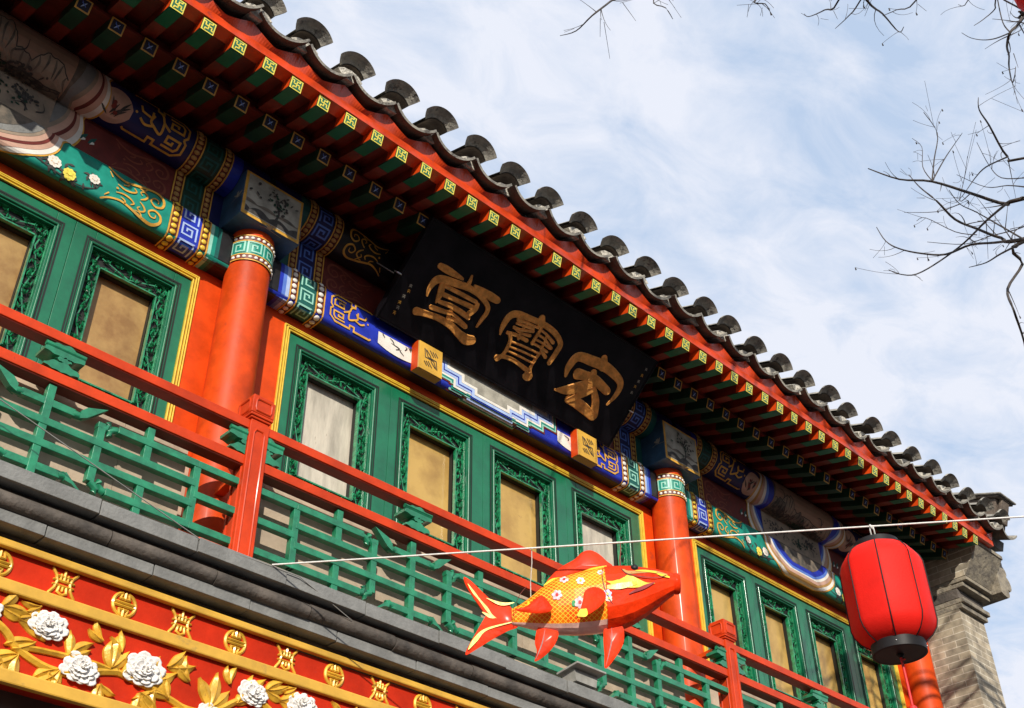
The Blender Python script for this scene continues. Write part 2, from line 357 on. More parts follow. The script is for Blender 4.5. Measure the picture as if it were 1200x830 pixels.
# upper wall and sill wall
m = MB()
m.box(CX[0]-.2, CX[3]+.05, YW, YW+.2, 5.80, 5.95, 'red_lacquer')
for a_, b_ in ((CX[0]-.2, -.44), (2.236, 2.831), (5.848, 6.439), (9.117, CX[3]+.05)): m.box(a_, b_, YW, YW+.2, 4.784, 5.80, 'red_lacquer')
m.box(CX[0]-.2, CX[3]+.05, YW+.21, YW+.25, 4.6, 5.95, 'black_paint_and_shade')
m.build('upper_wall', BLD)
m = MB(); m.box(CX[0]-.2, CX[3]+.05, YW-.02, YW+.2, 3.9, 4.735, 'cream'); m.box(CX[0]-.2, CX[3]+.05, YW-.04, YW+.2, 4.735, 4.783, 'red_lacquer'); m.build('sill_wall', BLD, .004)

# windows -----------------------------------------------------------------
def leaves(m, f, u0, u1, v0, v1, along):
    """openwork band of carved bamboo leaves over a black void"""
    L = (v1-v0) if along == 'v' else (u1-u0); wd = (u1-u0) if along == 'v' else (v1-v0)
    n = max(2, int(L/.058))
    for i in range(n):
        for side in (0, 1):
            a = (i+.25+.5*side+random.uniform(-.15, .15))/n*L; b = wd*(.3+.4*side+random.uniform(-.1, .1))
            u, v = (u0+b, v0+a) if along == 'v' else (u0+a, v0+b)
            base = random.uniform(0, 2*pi); k = random.choice((3, 4, 4))
            for j in range(k):
                an = base + (j-(k-1)/2)*random.uniform(.75, 1.05); ln = random.uniform(.03, .044); w = random.uniform(.004, .0065)
                du, dv = cos(an), sin(an); hh = .010+.006*random.random()
                p0 = (u, v); p1 = (u+du*ln*.45, v+dv*ln*.45); p2 = (u+du*ln, v+dv*ln)
                def cl(p): return (min(max(p[0], u0), u1), min(max(p[1], v0), v1))
                l = cl((p1[0]-dv*w, p1[1]+du*w)); r = cl((p1[0]+dv*w, p1[1]-du*w)); p0 = cl(p0); p2 = cl(p2)
                A, B, Cc, D, E = f(*p0, hh*.6), f(*l, hh*.3), f(*r, hh*.3), f(*p2, hh*.5), f(*cl(p1), hh+.004)
                for t in ((A, E, B), (A, Cc, E), (B, E, D), (E, Cc, D)): m.face(t, 'green_leaf')
    k = int(L/.16)+1
    for i in range(k):
        a0 = i/k*L; a1 = (i+1)/k*L; b0, b1 = (.2, .8) if i % 2 else (.8, .2)
        p = [(u0+b0*wd, v0+a0), (u0+b1*wd, v0+a1)] if along == 'v' else [(u0+a0, v0+b0*wd), (u0+a1, v0+b1*wd)]
        m.ribbon(f, p, 'green_leaf', .008, w=.0035)
def window_meshes(w, bl, br_, band=.069):
    """w: shutter width; band outer edges bl, br_ from the left; returns meshes in local coords, origin bottom-left"""
    H0, H1 = 4.785, 5.785; f = plane((0, 0, 0), (1, 0, 0), (0, 0, 1)); zt, zb = 5.685, 4.86
    fr = MB(); y0, y1 = -.03, .12
    for a, b, c, d in ((0, bl, H0, H1), (br_, w, H0, H1), (bl, br_, zt, H1), (bl, br_, H0, zb)): fr.box(a+.001, b-.001 if b == w else b, y0, y1, c, d, 'green_paint')
    # moulding: black groove, raised step, bead
    for d, r in ((.042, .0045), (.030, .003)):
        loop = [(bl-d, zb-d), (bl-d, zt+d), (br_+d, zt+d), (br_+d, zb-d), (bl-d, zb-d)]
        fr.ribbon(f, loop, 'groove_black', .0325, w=r)
    lp = [(bl-.016, zb-.016), (bl-.016, zt+.016), (br_+.016, zt+.016), (br_+.016, zb-.016)]
    for i in range(4):
        a, b = lp[i], lp[(i+1) % 4]; fr.tube([f(*a, .034), f(*b, .034)], .0075, 'green_paint', 8)
    ca = MB(); ba = band
    for a, b, c, d in ((bl, bl+ba, zb, zt), (br_-ba, br_, zb, zt), (bl+ba, br_-ba, zt-ba*1.3, zt), (bl+ba, br_-ba, zb, zb+ba*1.1)):
        ca.box(a, b, .012, .05, c, d, 'groove_black')
    g2 = plane((0, .006, 0), (1, 0, 0), (0, 0, 1))
    leaves(ca, g2, bl+.004, bl+ba-.004, zb, zt, 'v'); leaves(ca, g2, br_-ba+.004, br_-.004, zb, zt, 'v')
    leaves(ca, g2, bl+ba, br_-ba, zt-ba*1.3+.004, zt-.004, 'u'); leaves(ca, g2, bl+ba, br_-ba, zb+.004, zb+ba*1.1-.004, 'u')
    i0, i1, j0, j1 = bl+ba, br_-ba, zb+ba*1.1, zt-ba*1.3
    for a, b, c, d in ((bl, bl+.006, zb, zt), (br_-.006, br_, zb, zt), (i0-.008, i0, j0, j1), (i1, i1+.008, j0, j1)): ca.box(a, b, -.008, .02, c, d, 'green_leaf')
    for a, b, c, d in ((bl, br_, zt-.006, zt), (i0, i1, j1, j1+.008), (i0, i1, j0-.008, j0)): ca.box(a, b, -.009, .02, c, d, 'green_leaf')
    pn = (i0-.01, i1+.01, j0-.01, j1+.01)
    return fr, ca, pn
def window_bay(x0, w, n, bl, br_, panes):
    fr, ca, pn = window_meshes(w, bl, br_); pf = pc = None
    for i in range(n):
        if pf is None:
            o = fr.build('window', BLD, .002, loc=(x0, YW+.032, 0)); c = ca.build('carved_border', o, 0, loc=(x0, YW, 0)); pf, pc = o, c
            c.location = (0, 0, 0)
        else:
            o = pf.copy(); COL.objects.link(o); o.location = pf.location + Vector((i*w, 0, 0)); c = pc.copy(); COL.objects.link(c); c.parent = o
        p = MB(); p.box(pn[0], pn[1], .052, .066, pn[2], pn[3], panes[i])
        b = p.build('pane', o); b.location = (0, 0, 0)
def surround(x0, x1):
    m = MB(); z0, z1 = 4.785, 5.826
    for k, (d, h) in enumerate(((0, .012), (.0145, .016), (.029, .012))):
        for a, b, c, e in ((x0+d, x0+d+.0085, z0, z1-d), (x1-d-.0085, x1-d, z0, z1-d), (x0+d+.0085, x1-d-.0085, z1-d-.0085, z1-d)):
            m.box(a, b, YW-h, YW+.06, c, e, 'yellow')
    d = .038
    for a, b, c, e in ((x0, x0+d, z0, z1), (x1-d, x1, z0, z1), (x0+d, x1-d, z1-d, z1)): m.box(a+.001, b-.001, YW-.004, YW+.05, c, e-.001, 'red_dark')
    m.build('window_surround', BLD, .003)
# dark backing behind the windows keeps the wall open where panes sit
surround(-.46, 2.256); window_bay(-.425, .661, 4, .112, .562, ['pane_brown']*4)
surround(2.811, 5.868); window_bay(2.847, .746, 4, .103, .607, ['pane_grey', 'pane_gold', 'pane_gold', 'pane_grey'])
surround(6.419, 9.137); window_bay(6.455, .661, 4, .10, .545, ['pane_gold']*4)

# painted timber bays --------------------------------------------------------
BZ0, BZ1, BY = 5.887, 6.140, 4.490
PY, PZ, PR = 4.50, 6.52, .125
def make_profile(pts):
    L = [0]
    for a, b in zip(pts, pts[1:]): L.append(L[-1]+sqrt((a[0]-b[0])**2+(a[1]-b[1])**2))
    def at(v):
        v = min(max(v, 0), L[-1]-1e-6)
        for i in range(len(L)-1):
            if v <= L[i+1]:
                t = (v-L[i])/(L[i+1]-L[i]); a, b = pts[i], pts[i+1]
                return (a[0]+(b[0]-a[0])*t, a[1]+(b[1]-a[1])*t), i
    nrm = []
    for i in range(len(pts)):
        a, b = pts[max(i-1, 0)], pts[min(i+1, len(pts)-1)]; d = (b[0]-a[0], b[1]-a[1]); l = sqrt(d[0]**2+d[1]**2); nrm.append((-d[1]/l, d[0]/l))
    def f(u, v, h=0):
        v = min(max(v, 0), L[-1]-1e-6)
        for i in range(len(L)-1):
            if v <= L[i+1]: break
        t = (v-L[i])/(L[i+1]-L[i]); a, b = pts[i], pts[i+1]; n0, n1 = nrm[i], nrm[i+1]
        return Vector((u, a[0]+(b[0]-a[0])*t+(n0[0]+(n1[0]-n0[0])*t)*h, a[1]+(b[1]-a[1])*t+(n0[1]+(n1[1]-n0[1])*t)*h))
    return f, L[-1]
R_ = .034
bp = [(YW+.01, BZ0), (BY+R_, BZ0)] + [(BY+R_-R_*sin(a), BZ0+R_-R_*cos(a)) for a in (rad(k) for k in (22, 45, 68, 90))] + [(BY, BZ1-R_)] + [(BY+R_-R_*cos(a), BZ1-R_+R_*sin(a)) for a in (rad(k) for k in (30, 60, 90))] + [(YW-.04, BZ1)]
FB, LB = make_profile(bp)
VB0 = YW+.01-BY-R_; VBF = VB0+R_*pi/2; VBT = VBF+(BZ1-BZ0-2*R_); VBE = VBT+R_*1.3
pp = [(PY-PR*sin(rad(a)), PZ-PR*cos(rad(a))) for a in range(-25, 171, 8)]
FP, LP = make_profile(pp)
FD = plane((0, 4.545, 0), (1, 0, 0), (0, 0, 1)); DZ0, DZ1 = 6.14, 6.41

def fret(m, f, u0, u1, v0, v1, n, bgc, fg, lw, mirror=1, h=.004):
    m.patch(f, u0, u1, v0, v1, bgc, h-.002, 1, 14)
    c = (v1-v0)/n
    path = [(.06, .04), (.06, .92), (.94, .92), (.94, .22), (.34, .22), (.34, .66), (.66, .66), (.66, .46)]
    for k in range(n):
        P = [((u0+(u1-u0)*(.12+.76*(a if mirror > 0 else 1-a))), v0+c*(k+.06+.9*b)) for a, b in path]
        m.ribbon(f, P, fg, h, w=lw, seg=.02)
def beads(m, f, u0, u1, v0, v1, n, bgc, bc, h=.004):
    m.patch(f, u0, u1, v0, v1, bgc, h-.002, 1, 14); uc = (u0+u1)/2
    for e in (u0+.003, u1-.003): m.ribbon(f, [(e, v0), (e, v1)], 'gold_line', h+.002, w=.0042, seg=.02)
    d = (v1-v0)/n
    for k in range(n): m.dome(f, uc, v0+d*(k+.5), abs(u1-u0)*.30, d*.40, .008, bc, base=h, n=10)
def scroll_gold(m, f, u0, sgn, v0, v1, c, h=.005):
    H = v1-v0; F = lambda P, w, cp=True: m.ribbon(f, [(u0+sgn*a*H*1.0, v0+b*H, wd*H) for a, b, wd in P], c, h, smooth=True, cap=cp, seg=.02)
    for fl in (0, 1):
        y = lambda b: b if not fl else 1-b
        F([(1.55, y(.97), .018), (1.35, y(.86), .022), (1.1, y(.80), .028), (.85, y(.86), .03), (.6, y(.93), .03), (.3, y(.97), .032), (.12, y(.85), .034), (.12, y(.65), .03), (.28, y(.56), .026), (.42, y(.66), .02), (.36, y(.78), .018), (.25, y(.77), .016), (.24, y(.69), .012)], .02)
        F([(.66, y(.54), .014), (.56, y(.62), .024), (.52, y(.73), .022), (.62, y(.80), .018), (.7, y(.74), .014), (.65, y(.68), .010)], .02)
        F([(1.25, y(.62), .012), (1.08, y(.57), .022), (.9, y(.6), .022), (.8, y(.68), .02), (.86, y(.75), .014)], .02)
        F([(1.5, y(.86), .012), (1.42, y(.75), .018)], .02)
        F([(1.0, y(.82), .014), (1.02, y(.73), .018), (1.12, y(.69), .012)], .02)
        F([(.55, y(.94), .014), (.62, y(.84), .016), (.74, y(.84), .01)], .02)
    m.disc(f, u0+sgn*H*1.25, v0+H*.5, .02*H*1.6, .02*H*1.6, c, h+.001)
def key_gold(m, f, u0, sgn, v0, v1, c, h=.005):
    """angular key-fret dragon motif opening away from the column"""
    H = v1-v0; T = lambda P: [(u0+sgn*a*H, v0+b*H) for a, b in P]; w = .026*H
    for fl in (0, 1):
        y = lambda b: b if not fl else 1-b
        m.ribbon(f, T([(1.55, y(.06)), (1.5, y(.02)), (.95, y(.02)), (.95, y(.16)), (.8, y(.16)), (.8, y(.04)), (.3, y(.04)), (.12, y(.18)), (.12, y(.42)), (.2, y(.5))]), c, h, w=w, seg=.02)
        m.ribbon(f, T([(.62, y(.16)), (.3, y(.16)), (.24, y(.24)), (.24, y(.4)), (.56, y(.4)), (.56, y(.26)), (.4, y(.26)), (.4, y(.33))]), c, h, w=w, seg=.02)
    m.ribbon(f, T([(.56, .5), (.75, .62), (.82, .78), (.95, .84)]), c, h+.001, w=w*1.1, seg=.02, smooth=True)
    m.ribbon(f, T([(.75, .6), (.75, .34), (.95, .42), (1.05, .5), (1.0, .66)]), c, h+.0015, w=w*1.1, seg=.02, smooth=True)
    m.ribbon(f, T([(.95, .42), (1.15, .36), (1.3, .44)]), c, h+.002, w=w, seg=.02, smooth=True)
    m.ribbon(f, T([(1.05, .72), (1.05, .56), (1.3, .6), (1.36, .72)]), c, h+.002, w=w, seg=.02)
    m.disc(f, u0+sgn*H*1.42, v0+H*.52, .03*H, .03*H, c, h)
def peony_flat(m, f, u, v, r, c, h=.005, leaf='ink'):
    for k in range(7):
        a = random.uniform(0, 2*pi); d = r*random.uniform(.9, 1.5)
        m.ribbon(f, [(u+cos(a)*d*.5, v+sin(a)*d*.5, .002), (u+cos(a)*d, v+sin(a)*d, r*.22), (u+cos(a+.2)*d*1.45, v+sin(a+.2)*d*1.45, .001)], leaf, h-.001-.0001*k, smooth=True)
    for k in range(9):
        a = 2*pi*k/9; m.disc(f, u+cos(a)*r*.62, v+sin(a)*r*.62, r*.42, r*.36, c, h+.0003*k, a)
    for k in range(6):
        a = 2*pi*k/6; m.ribbon(f, [(u+cos(a)*r*.25, v+sin(a)*r*.25), (u+cos(a+.5)*r*.6, v+sin(a+.5)*r*.6)], 'gold_line', h+.004, w=.0012)
    m.disc(f, u, v, r*.4, r*.36, c, h+.0045)

def lobes(n, amp, t): return amp*abs(sin(n*pi*t))
def painted_bay(xa, xb, style):
    beam, pur, brd = MB(), MB(), MB()
    xc = (xa+xb)/2; e = .085
    A = dict(beam='teal', fr='blue', frl='blue_light', bead='yellow', strip=('teal_dark', 'teal', 'teal_light')) if style == 'teal' else dict(beam='blue', fr='teal_dark', frl='teal_light', bead='white_paint', strip=('blue', 'blue_mid', 'blue_light'))
    P = dict(panel='blue_deep', fr='green_dark', frl='teal_dark', strip=('blue_deep', 'blue', 'blue_deep')) if style == 'teal' else dict(panel='black_paint_and_shade', fr='blue_deep', frl='blue_mid', strip=('teal_dark', 'teal_dark', 'green_dark'))
    def shell(m, f, Lv, c, n=26): m.grid([[f(x, Lv*k/n, 0) for k in range(n+1)] for x in (xa+.02, xb-.02)], c, True, flip=True)
    shell(beam, FB, LB, A['beam']); beam.patch(FB, xa+.03, xb-.03, 0, VB0*1.0, 'black_paint_and_shade', .001, 1, 2); shell(pur, FP, LP, P['panel'])  # black patch paints the shade under the beam
    brd.box(xa+.02, xb-.02, 4.545, 4.59, DZ0-.01, DZ1+.02, 'maroon')
    for x, s in ((xa, 1), (xb, -1)):
        U = lambda d: x+s*d
        def P2(m, f, a, b, v0, v1, c, h=.002): m.patch(f, min(U(a), U(b)), max(U(a), U(b)), v0, v1, c, h, 1, 14)
        # beam end bands
        P2(beam, FB, .02, .195, 0, VBE, 'black_paint_and_shade')
        for k, c in enumerate(A['strip']): P2(beam, FB, .195+.0235*k, .2185+.0235*k, 0, VBE, c)
        beads(beam, FB, min(U(.266), U(.32)), max(U(.266), U(.32)), 0, VBE, 9, 'maroon', A['bead'])
        fret(beam, FB, min(U(.32), U(.445)), max(U(.32), U(.445)), .03, VBE-.005, 3, A['fr'], A['frl'], .0052, s)
        beads(beam, FB, min(U(.445), U(.505)), max(U(.445), U(.505)), 0, VBE, 9, 'maroon', A['bead'])
        if style == 'teal': scroll_gold(beam, FB, U(.53), s, VB0+.025, VBT+.012, 'gold_line')
        else: key_gold(beam, FB, U(.525), s, VBF-.01, VBT+.012, 'gold_line')
        # dado board bands: same rhythm, plain
        beads(brd, FD, min(U(.266), U(.32)), max(U(.266), U(.32)), DZ0, DZ1, 7, 'maroon', 'ochre')
        fret(brd, FD, min(U(.32), U(.445)), max(U(.32), U(.445)), DZ0, DZ1, 2, P['fr'], P['frl'], .0055, s)
        beads(brd, FD, min(U(.445), U(.505)), max(U(.445), U(.505)), DZ0, DZ1, 7, 'maroon', 'ochre')
        P2(brd, FD, .02, .266, DZ0, DZ1, P['strip'][0])
        scroll_gold(brd, FD, U(.52), s, DZ0+.02, DZ1-.03, 'maroon_line', .003)
        # purlin bands
        P2(pur, FP, .02, .20, 0, LP, 'blue_deep'); P2(pur, FP, .20, .266, 0, LP, P['strip'][1])
        beads(pur, FP, min(U(.266), U(.32)), max(U(.266), U(.32)), 0, LP*.9, 12, 'maroon', 'ochre')
        fret(pur, FP, min(U(.32), U(.445)), max(U(.32), U(.445)), 0, LP*.9, 4, P['fr'], P['frl'], .0055, s)
        beads(pur, FP, min(U(.445), U(.505)), max(U(.445), U(.505)), 0, LP*.9, 12, 'maroon', 'ochre')
        if style == 'teal':
            key_gold(pur, FP, U(.52), s, .075, .31, 'gold_line')
            ov = [(U(.87+.2*(k/14)), .165-.10*sin(pi*min(1, max(.02, k/14)))**.5, .165+.10*sin(pi*min(1, max(.02, k/14)))**.5) for k in range(15)]
            pur.cols(FP, ov if s > 0 else ov[::-1], 'flesh', .003, 6)
            for k in range(9):
                an = random.uniform(.6, 2.5); u0 = U(.95+random.uniform(-.03, .04)); v0 = .13+random.uniform(-.03, .03)
                pur.ribbon(FP, [(u0, v0, .001), (u0+cos(an)*.03, v0+sin(an)*.03, .006), (u0+cos(an)*.07, v0+sin(an)*.07, .001)], 'ink', .005+.0002*k, smooth=True)
            for k in range(4): pur.disc(FP, U(.96+random.uniform(-.03, .03)), .16+random.uniform(-.03, .03), .012, .010, 'red_dark', .0075+.0002*k)
        else: scroll_gold(pur, FP, U(.54), s, .09, .29, 'gold_line')
        if style == 'teal':
            for du, dv, r, c in ((.93, .17, .038, 'white_paint'), (1.03, .135, .036, 'white_paint'), (1.10, .145, .036, 'white_paint')):
                pass
            for du, dv, r, c in ((.935, .20, .030, 'white_paint'), (1.06, .15, .034, 'yellow_end'), (1.145, .175, .036, 'white_paint')):
                peony_flat(beam, FB, U(du), dv, r, c)
            beam.ribbon(FB, [(U(.9), .20, .002), (U(.92), .15, .003), (U(1.0), .12, .003), (U(1.15), .13, .003), (U(1.3), .16, .003)], 'ink', .0035, smooth=True)
            for k in range(12): 
                u0 = U(random.uniform(.9, 1.25)); v0 = random.uniform(.08, .24); an = random.uniform(0, 6.28)
                beam.ribbon(FB, [(u0, v0, .001), (u0+.018*cos(an), v0+.018*sin(an), .007), (u0+.036*cos(an), v0+.036*sin(an), .001)], 'ink', .003+.00005*k, smooth=True)
            for k in range(3):
                uu = U(.98+.05*k); brd.ribbon(FD, [(uu-.02, 6.24, .001), (uu, 6.27, .011), (uu+.02, 6.30, .001)], 'teal_dark', .004+.0002*k, smooth=True)
                brd.poly(FD, [(uu-.012, 6.235), (uu+.014, 6.25), (uu+.012, 6.26), (uu, 6.262)], 'white_paint', .006)
    # the half-round wrapped painting over beam, board and purlin
    tot = VBE+(DZ1-DZ0)+LP*.9
    if style == 'teal':
        lay = (('gold_line', .0), ('white_paint', .010), ('ochre', .034), ('flesh', .05), ('white_paint', .075), ('blue_mid', .095), ('blue', .115), ('ink_wash', .15))
        if xa < 0: lay = (('gold_line', .0), ('white_paint', .008), ('flesh', .03), ('maroon', .052), ('flesh', .066), ('ink_pale', .09), ('grey_stone', .105), ('ink_wash', .135))
        for k, (c, ins) in enumerate(lay):
            hb = .004+.0012*k
            def half(g): # g: 0 bottom .. 1 top of the wrapped cloth (true outline, with lobes)
                a = sqrt(max(0, 1-((1-g)*.98)**2.6)); return max(0, (.585-ins)*a**.8 + (.042*abs(sin(g*10.5)) if k < 7 else .02*abs(sin(g*10.5))) - ins*.15)
            def band(m, f, v0, v1, g0, g1, n):
                rows = []
                for i in range(n+1):
                    t = i/n; g = g0+(g1-g0)*t; hw = half(max(0, g-ins*1.15))
                    if g < ins*1.15: continue
                    v = v0+(v1-v0)*t
                    rows.append([f(xc+hw*q, v, hb) for q in (-1, -.75, -.5, -.25, 0, .25, .5, .75, 1)])
                if len(rows) > 1: m.grid(rows, c, False)
            G1 = VBE/tot; G2 = (VBE+DZ1-DZ0)/tot
            band(beam, FB, .07, VBE, 0, G1, 26); band(brd, FD, DZ0, DZ1, G1, G2, 14); band(pur, FP, 0, LP*.9, G2, 1, 26)
        # ink landscape: sky wash, hills, trees
        hh = .0150
        pur.cols(FP, [(xc-.40+.8*k/20, .02, LP*.86) for k in range(21)], 'sky_paint', hh, 10)
        brd.cols(FD, [(xc-.40+.8*k/20, DZ0+.03, DZ1) for k in range(21)], 'ink_pale', hh, 2)
        rr = random.Random(3 if xa < 0 else 5)
        for j, (b, amp, c) in enumerate(((.13, .13, 'ink_pale'), (.07, .11, 'ink_wash'), (.04, .06, 'ink_wash'))):
            C = []; ph = rr.uniform(0, 6)
            for k in range(61):
                u = xc-.39+.78*k/60; t = (u-xc)/.39
                y = b+amp*(abs(sin(4.2*t+ph))**2.2*.9+.25*abs(sin(13*t+ph*2))+.12*abs(sin(29*t+ph)))*(.55+.45*sin(2.1*t+ph+j))
                C.append((u, 0.01, max(.02, y)))
            pur.cols(FP, C, c, hh+.0015*(j+1), 6)
            pur.ribbon(FP, [(q[0], q[2]) for q in C], 'ink', hh+.0015*(j+1)+.0007, w=.0028)
            for q in C[2::3]:
                if q[2] > .07: pur.ribbon(FP, [(q[0], q[2]*.97, .002), (q[0]+rr.uniform(-.006, .012), q[2]*.8, .006), (q[0]+rr.uniform(-.012, .022), q[2]*.55, .001)], 'ink_wash' if j == 0 else 'ink', hh+.0015*(j+1)+.0006, smooth=True, seg=.02)
        for (tu, tv, sd, ff_, mm_) in ((-.25, .10, .05, FP, 'ink'), (.2, .07, .06, FP, 'ink'), (.02, .06, .05, FP, 'green_dark'), (-.2, 6.28, .06, FD, 'ink'), (.1, 6.25, .07, FD, 'green_dark'), (.25, 6.3, .04, FD, 'ink')):
            for k in range(46):
                u = xc+tu+rr.gauss(0, sd); v = tv+rr.gauss(0, sd*.45)
                if ff_ is FP and v < .015 or ff_ is FD and not 6.16 < v < 6.39: continue
                (pur if ff_ is FP else brd).disc(ff_, u, v, rr.uniform(.005, .016), rr.uniform(.004, .010), mm_, (hh+.006 if ff_ is FP else hh+.002)+.0001*k, rr.uniform(0, 3), 7)
        for k in range(9):
            u = xc+rr.uniform(-.36, .36); v = rr.uniform(.02, .2); an = rr.uniform(.3, 2.8); l = rr.uniform(.02, .06)
            pur.ribbon(FP, [(u, v, .0045), (u+cos(an)*l, v+sin(an)*l, .0035), (u+cos(an+.5)*l*1.7, v+sin(an+.5)*l*1.7, .0012)], 'ink', hh+.007+.0001*k, smooth=True, seg=.02)
        for k in range(8):
            u = xc+rr.uniform(-.34, .34); v = rr.uniform(6.18, 6.38); an = rr.uniform(.5, 2.6); l = rr.uniform(.02, .05)
            brd.ribbon(FD, [(u, v, .004), (u+cos(an)*l, v+sin(an)*l, .003), (u+cos(an+.6)*l*1.7, v+sin(an+.6)*l*1.7, .001)], 'ink', hh+.003+.0001*k, smooth=True)
    else:
        cxx = 4.30
        for k, (c, ins) in enumerate((('maroon', 0), ('teal_light', .012), ('teal', .024), ('white_paint', .036), ('blue_light', .052), ('blue', .07), ('blue_light', .078), ('white_paint', .098), ('grey_paper', .12))):
            st = ((.60, .215), (.48, .165), (.36, .115), (.25, .075))
            C = []
            prev = 0
            for (w, v) in st[::-1]:
                w = max(0.02, w-ins); C += [(prev, v-.02+ins*.95), (w, v-.02+ins*.95)]; prev = w
            full = [(cxx-w, v, VBE) for w, v in C[::-1] if v < VBE] + [(cxx+w, v, VBE) for w, v in C if v < VBE]
            beam.cols(FB, full, c, .004+.0012*k, 6)
        for s in (-1, 1):   # white cartouche beside each sign peg
            x0 = cxx+s*.76
            beam.cols(FB, [(x0-.16+.32*q/10, .155-.028*sin(pi*q/10)**.5 if 0 < q < 10 else .15, .235) for q in range(11)], 'white_paint', .004, 4)
            for q in range(7):
                u = x0+random.uniform(-.12, .12); v = random.uniform(.15, .21)
                beam.ribbon(FB, [(u, v, .002), (u+random.uniform(-.03, .03), v+.02, .004), (u+random.uniform(-.04, .04), v+.03, .001)], 'ink', .006+.0002*q, smooth=True)
    beam.build('tie_beam', BLD); pur.build('purlin', BLD); brd.build('backing_board', BLD)
painted_bay(CX[0], CX[1], 'teal'); painted_bay(CX[1], CX[2], 'blue'); painted_bay(CX[2], CX[3], 'teal')

# beam heads over the columns
for x in CX[1:3]+CX[:1]:
    m = MB(); x0, x1, z0, z1, yf = x-.197, x+.197, 6.150, 6.475, 4.335
    m.box(x0, x1, yf, 4.62, z0, z1, 'box_blue')
    f = plane((x0, yf, z0), (1, 0, 0), (0, 0, 1)); w, hgt = .39, z1-z0
    m.poly(f, [(.004, .004), (w-.004, .004), (w-.004, hgt-.004), (.004, hgt-.004)], 'gold_line', .002)
    m.poly(f, [(.022, .024), (w-.02, .024), (w-.02, hgt-.02), (.022, hgt-.02)], 'grey_paper', .004)
    rr = random.Random(int(x*10))
    for j, (b, a) in enumerate(((.05, .03), (.10, .02))):
        C = [(.024+(w-.046)*k/24, .03 if j == 0 else b, b+a*abs(sin(k*.35+j*2+x))+.006) for k in range(25)]
        m.cols(f, C, 'ink_wash' if j else 'ink', .005+.001*j, 1)
    m.ribbon(f, [(.22, .07, .008), (.235, .13, .006), (.22, .19, .004), (.25, .25, .002)], 'ink', .0075, smooth=True)
    for k in range(46):
        u = .23+rr.gauss(0, .055); v = .2+rr.gauss(0, .04)
        if .03 < u < w-.04 and .04 < v < hgt-.04: m.disc(f, u, v, rr.uniform(.005, .016), rr.uniform(.004, .010), 'ink' if k % 3 else 'green_dark', .008+.0001*k, rr.uniform(0, 3), 8)
    fb = plane((x0, 4.62, z0), (0, -1, 0), (0, 0, 1))            # left side
    fu = plane((x0, 4.40, z0), (1, 0, 0), (0, -1, 0))            # underside
    fu = (lambda u, v, h, x0=x0, z0=z0: Vector((x0+u, 4.40-v, z0-h)))
    for ff, cu, cv in ((fb, .24, .14), (fu, .2, .06)):
        for k in range(6):
            a = rr.uniform(.4, 2.7); m.ribbon(ff, [(cu, cv, .001), (cu+cos(a)*.025, cv+sin(a)*.025, .006), (cu+cos(a)*.05, cv+sin(a)*.045, .001)], 'grey_paper', .003+.0003*k, smooth=True)
        m.ribbon(ff, [(cu-.06, cv-.01), (cu-.03, cv), (cu+.08, cv-.012)], 'grey_paper', .003, w=.0015)
    m.build('beam_head', BLD, .006)

# sign pegs
for x in (3.735, 5.125):
    m = MB(); m.box(x-.095, x+.095, 4.425, 4.489, 5.855, 6.060, 'ochre')
    f = plane((x-.095, 4.425, 5.868), (1, 0, 0), (0, 0, 1))
    m.poly(f, [(.003, -.010), (.187, -.010), (.187, .189), (.003, .189)], 'gold_strip', .003)
    for s in (0, 1):
        q = lambda a, b: (.095+(a if not s else -a), .09+(b if not s else -b))
        for k, d in enumerate((.012, .032, .052)):
            m.ribbon(f, [q(-.055+d*.4, .062-d*.2), q(-.055+d, -.01+d*.55), q(.0, -.01+d*.4)], 'ink', .005+.0003*k, w=.0032)
            m.ribbon(f, [q(-.02+d, .062), q(.012+d*.8, .02+d*.3)], 'ink', .0055+.0003*k, w=.0032)
    f2 = plane((x-.095, 4.489, 5.855), (0, -1, 0), (0, 0, 1)); m.poly(f2, [(0.002, .002), (.062, .002), (.062, .203), (.002, .203)], 'red_lacquer', .002)
    m.build('sign_peg', BLD, .007)

# eaves ----------------------------------------------------------------------
def slope_frame(x, yo, zo, sl):  # local: x along X, y inward-up along slope, z normal
    c, s = cos(sl), sin(sl)
    return Matrix(((1, 0, 0, x), (0, c, -s, yo), (0, s, c, zo), (0, 0, 0, 1)))
LS, FS = math.atan(.34), math.atan(.24)
fm, em = MB(), MB()
M0 = slope_frame(0, 3.725, 6.557, FS); M1 = slope_frame(0, 4.017, 6.527, LS); a = .037
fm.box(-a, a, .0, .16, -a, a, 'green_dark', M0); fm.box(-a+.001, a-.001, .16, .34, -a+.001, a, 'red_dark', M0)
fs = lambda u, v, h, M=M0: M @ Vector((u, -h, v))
for sx in (-1, 1):   # side cheeks are red, coloured darker behind the tip as painted eave shade
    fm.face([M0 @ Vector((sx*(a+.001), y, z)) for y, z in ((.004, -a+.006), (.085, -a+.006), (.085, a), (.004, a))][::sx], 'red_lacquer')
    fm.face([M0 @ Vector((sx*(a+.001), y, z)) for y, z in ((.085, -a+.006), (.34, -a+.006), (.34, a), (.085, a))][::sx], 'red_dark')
fm.face([M0 @ Vector((u, y, -a-.0012)) for u, y in ((-a+.002, 0.002), (-a+.002, .155), (a-.002, .155), (a-.002, 0.002))], 'green_paint')
fm.poly(fs, [(-a+.001, -a+.001), (a-.001, -a+.001), (a-.001, a-.001), (-a+.001, a-.001)], 'yellow_end', .002)
q = a*.78
fm.poly(fs, [(-q, -q), (q, -q), (q, q), (-q, q)], 'green_paint', .0035)
w_ = .0033
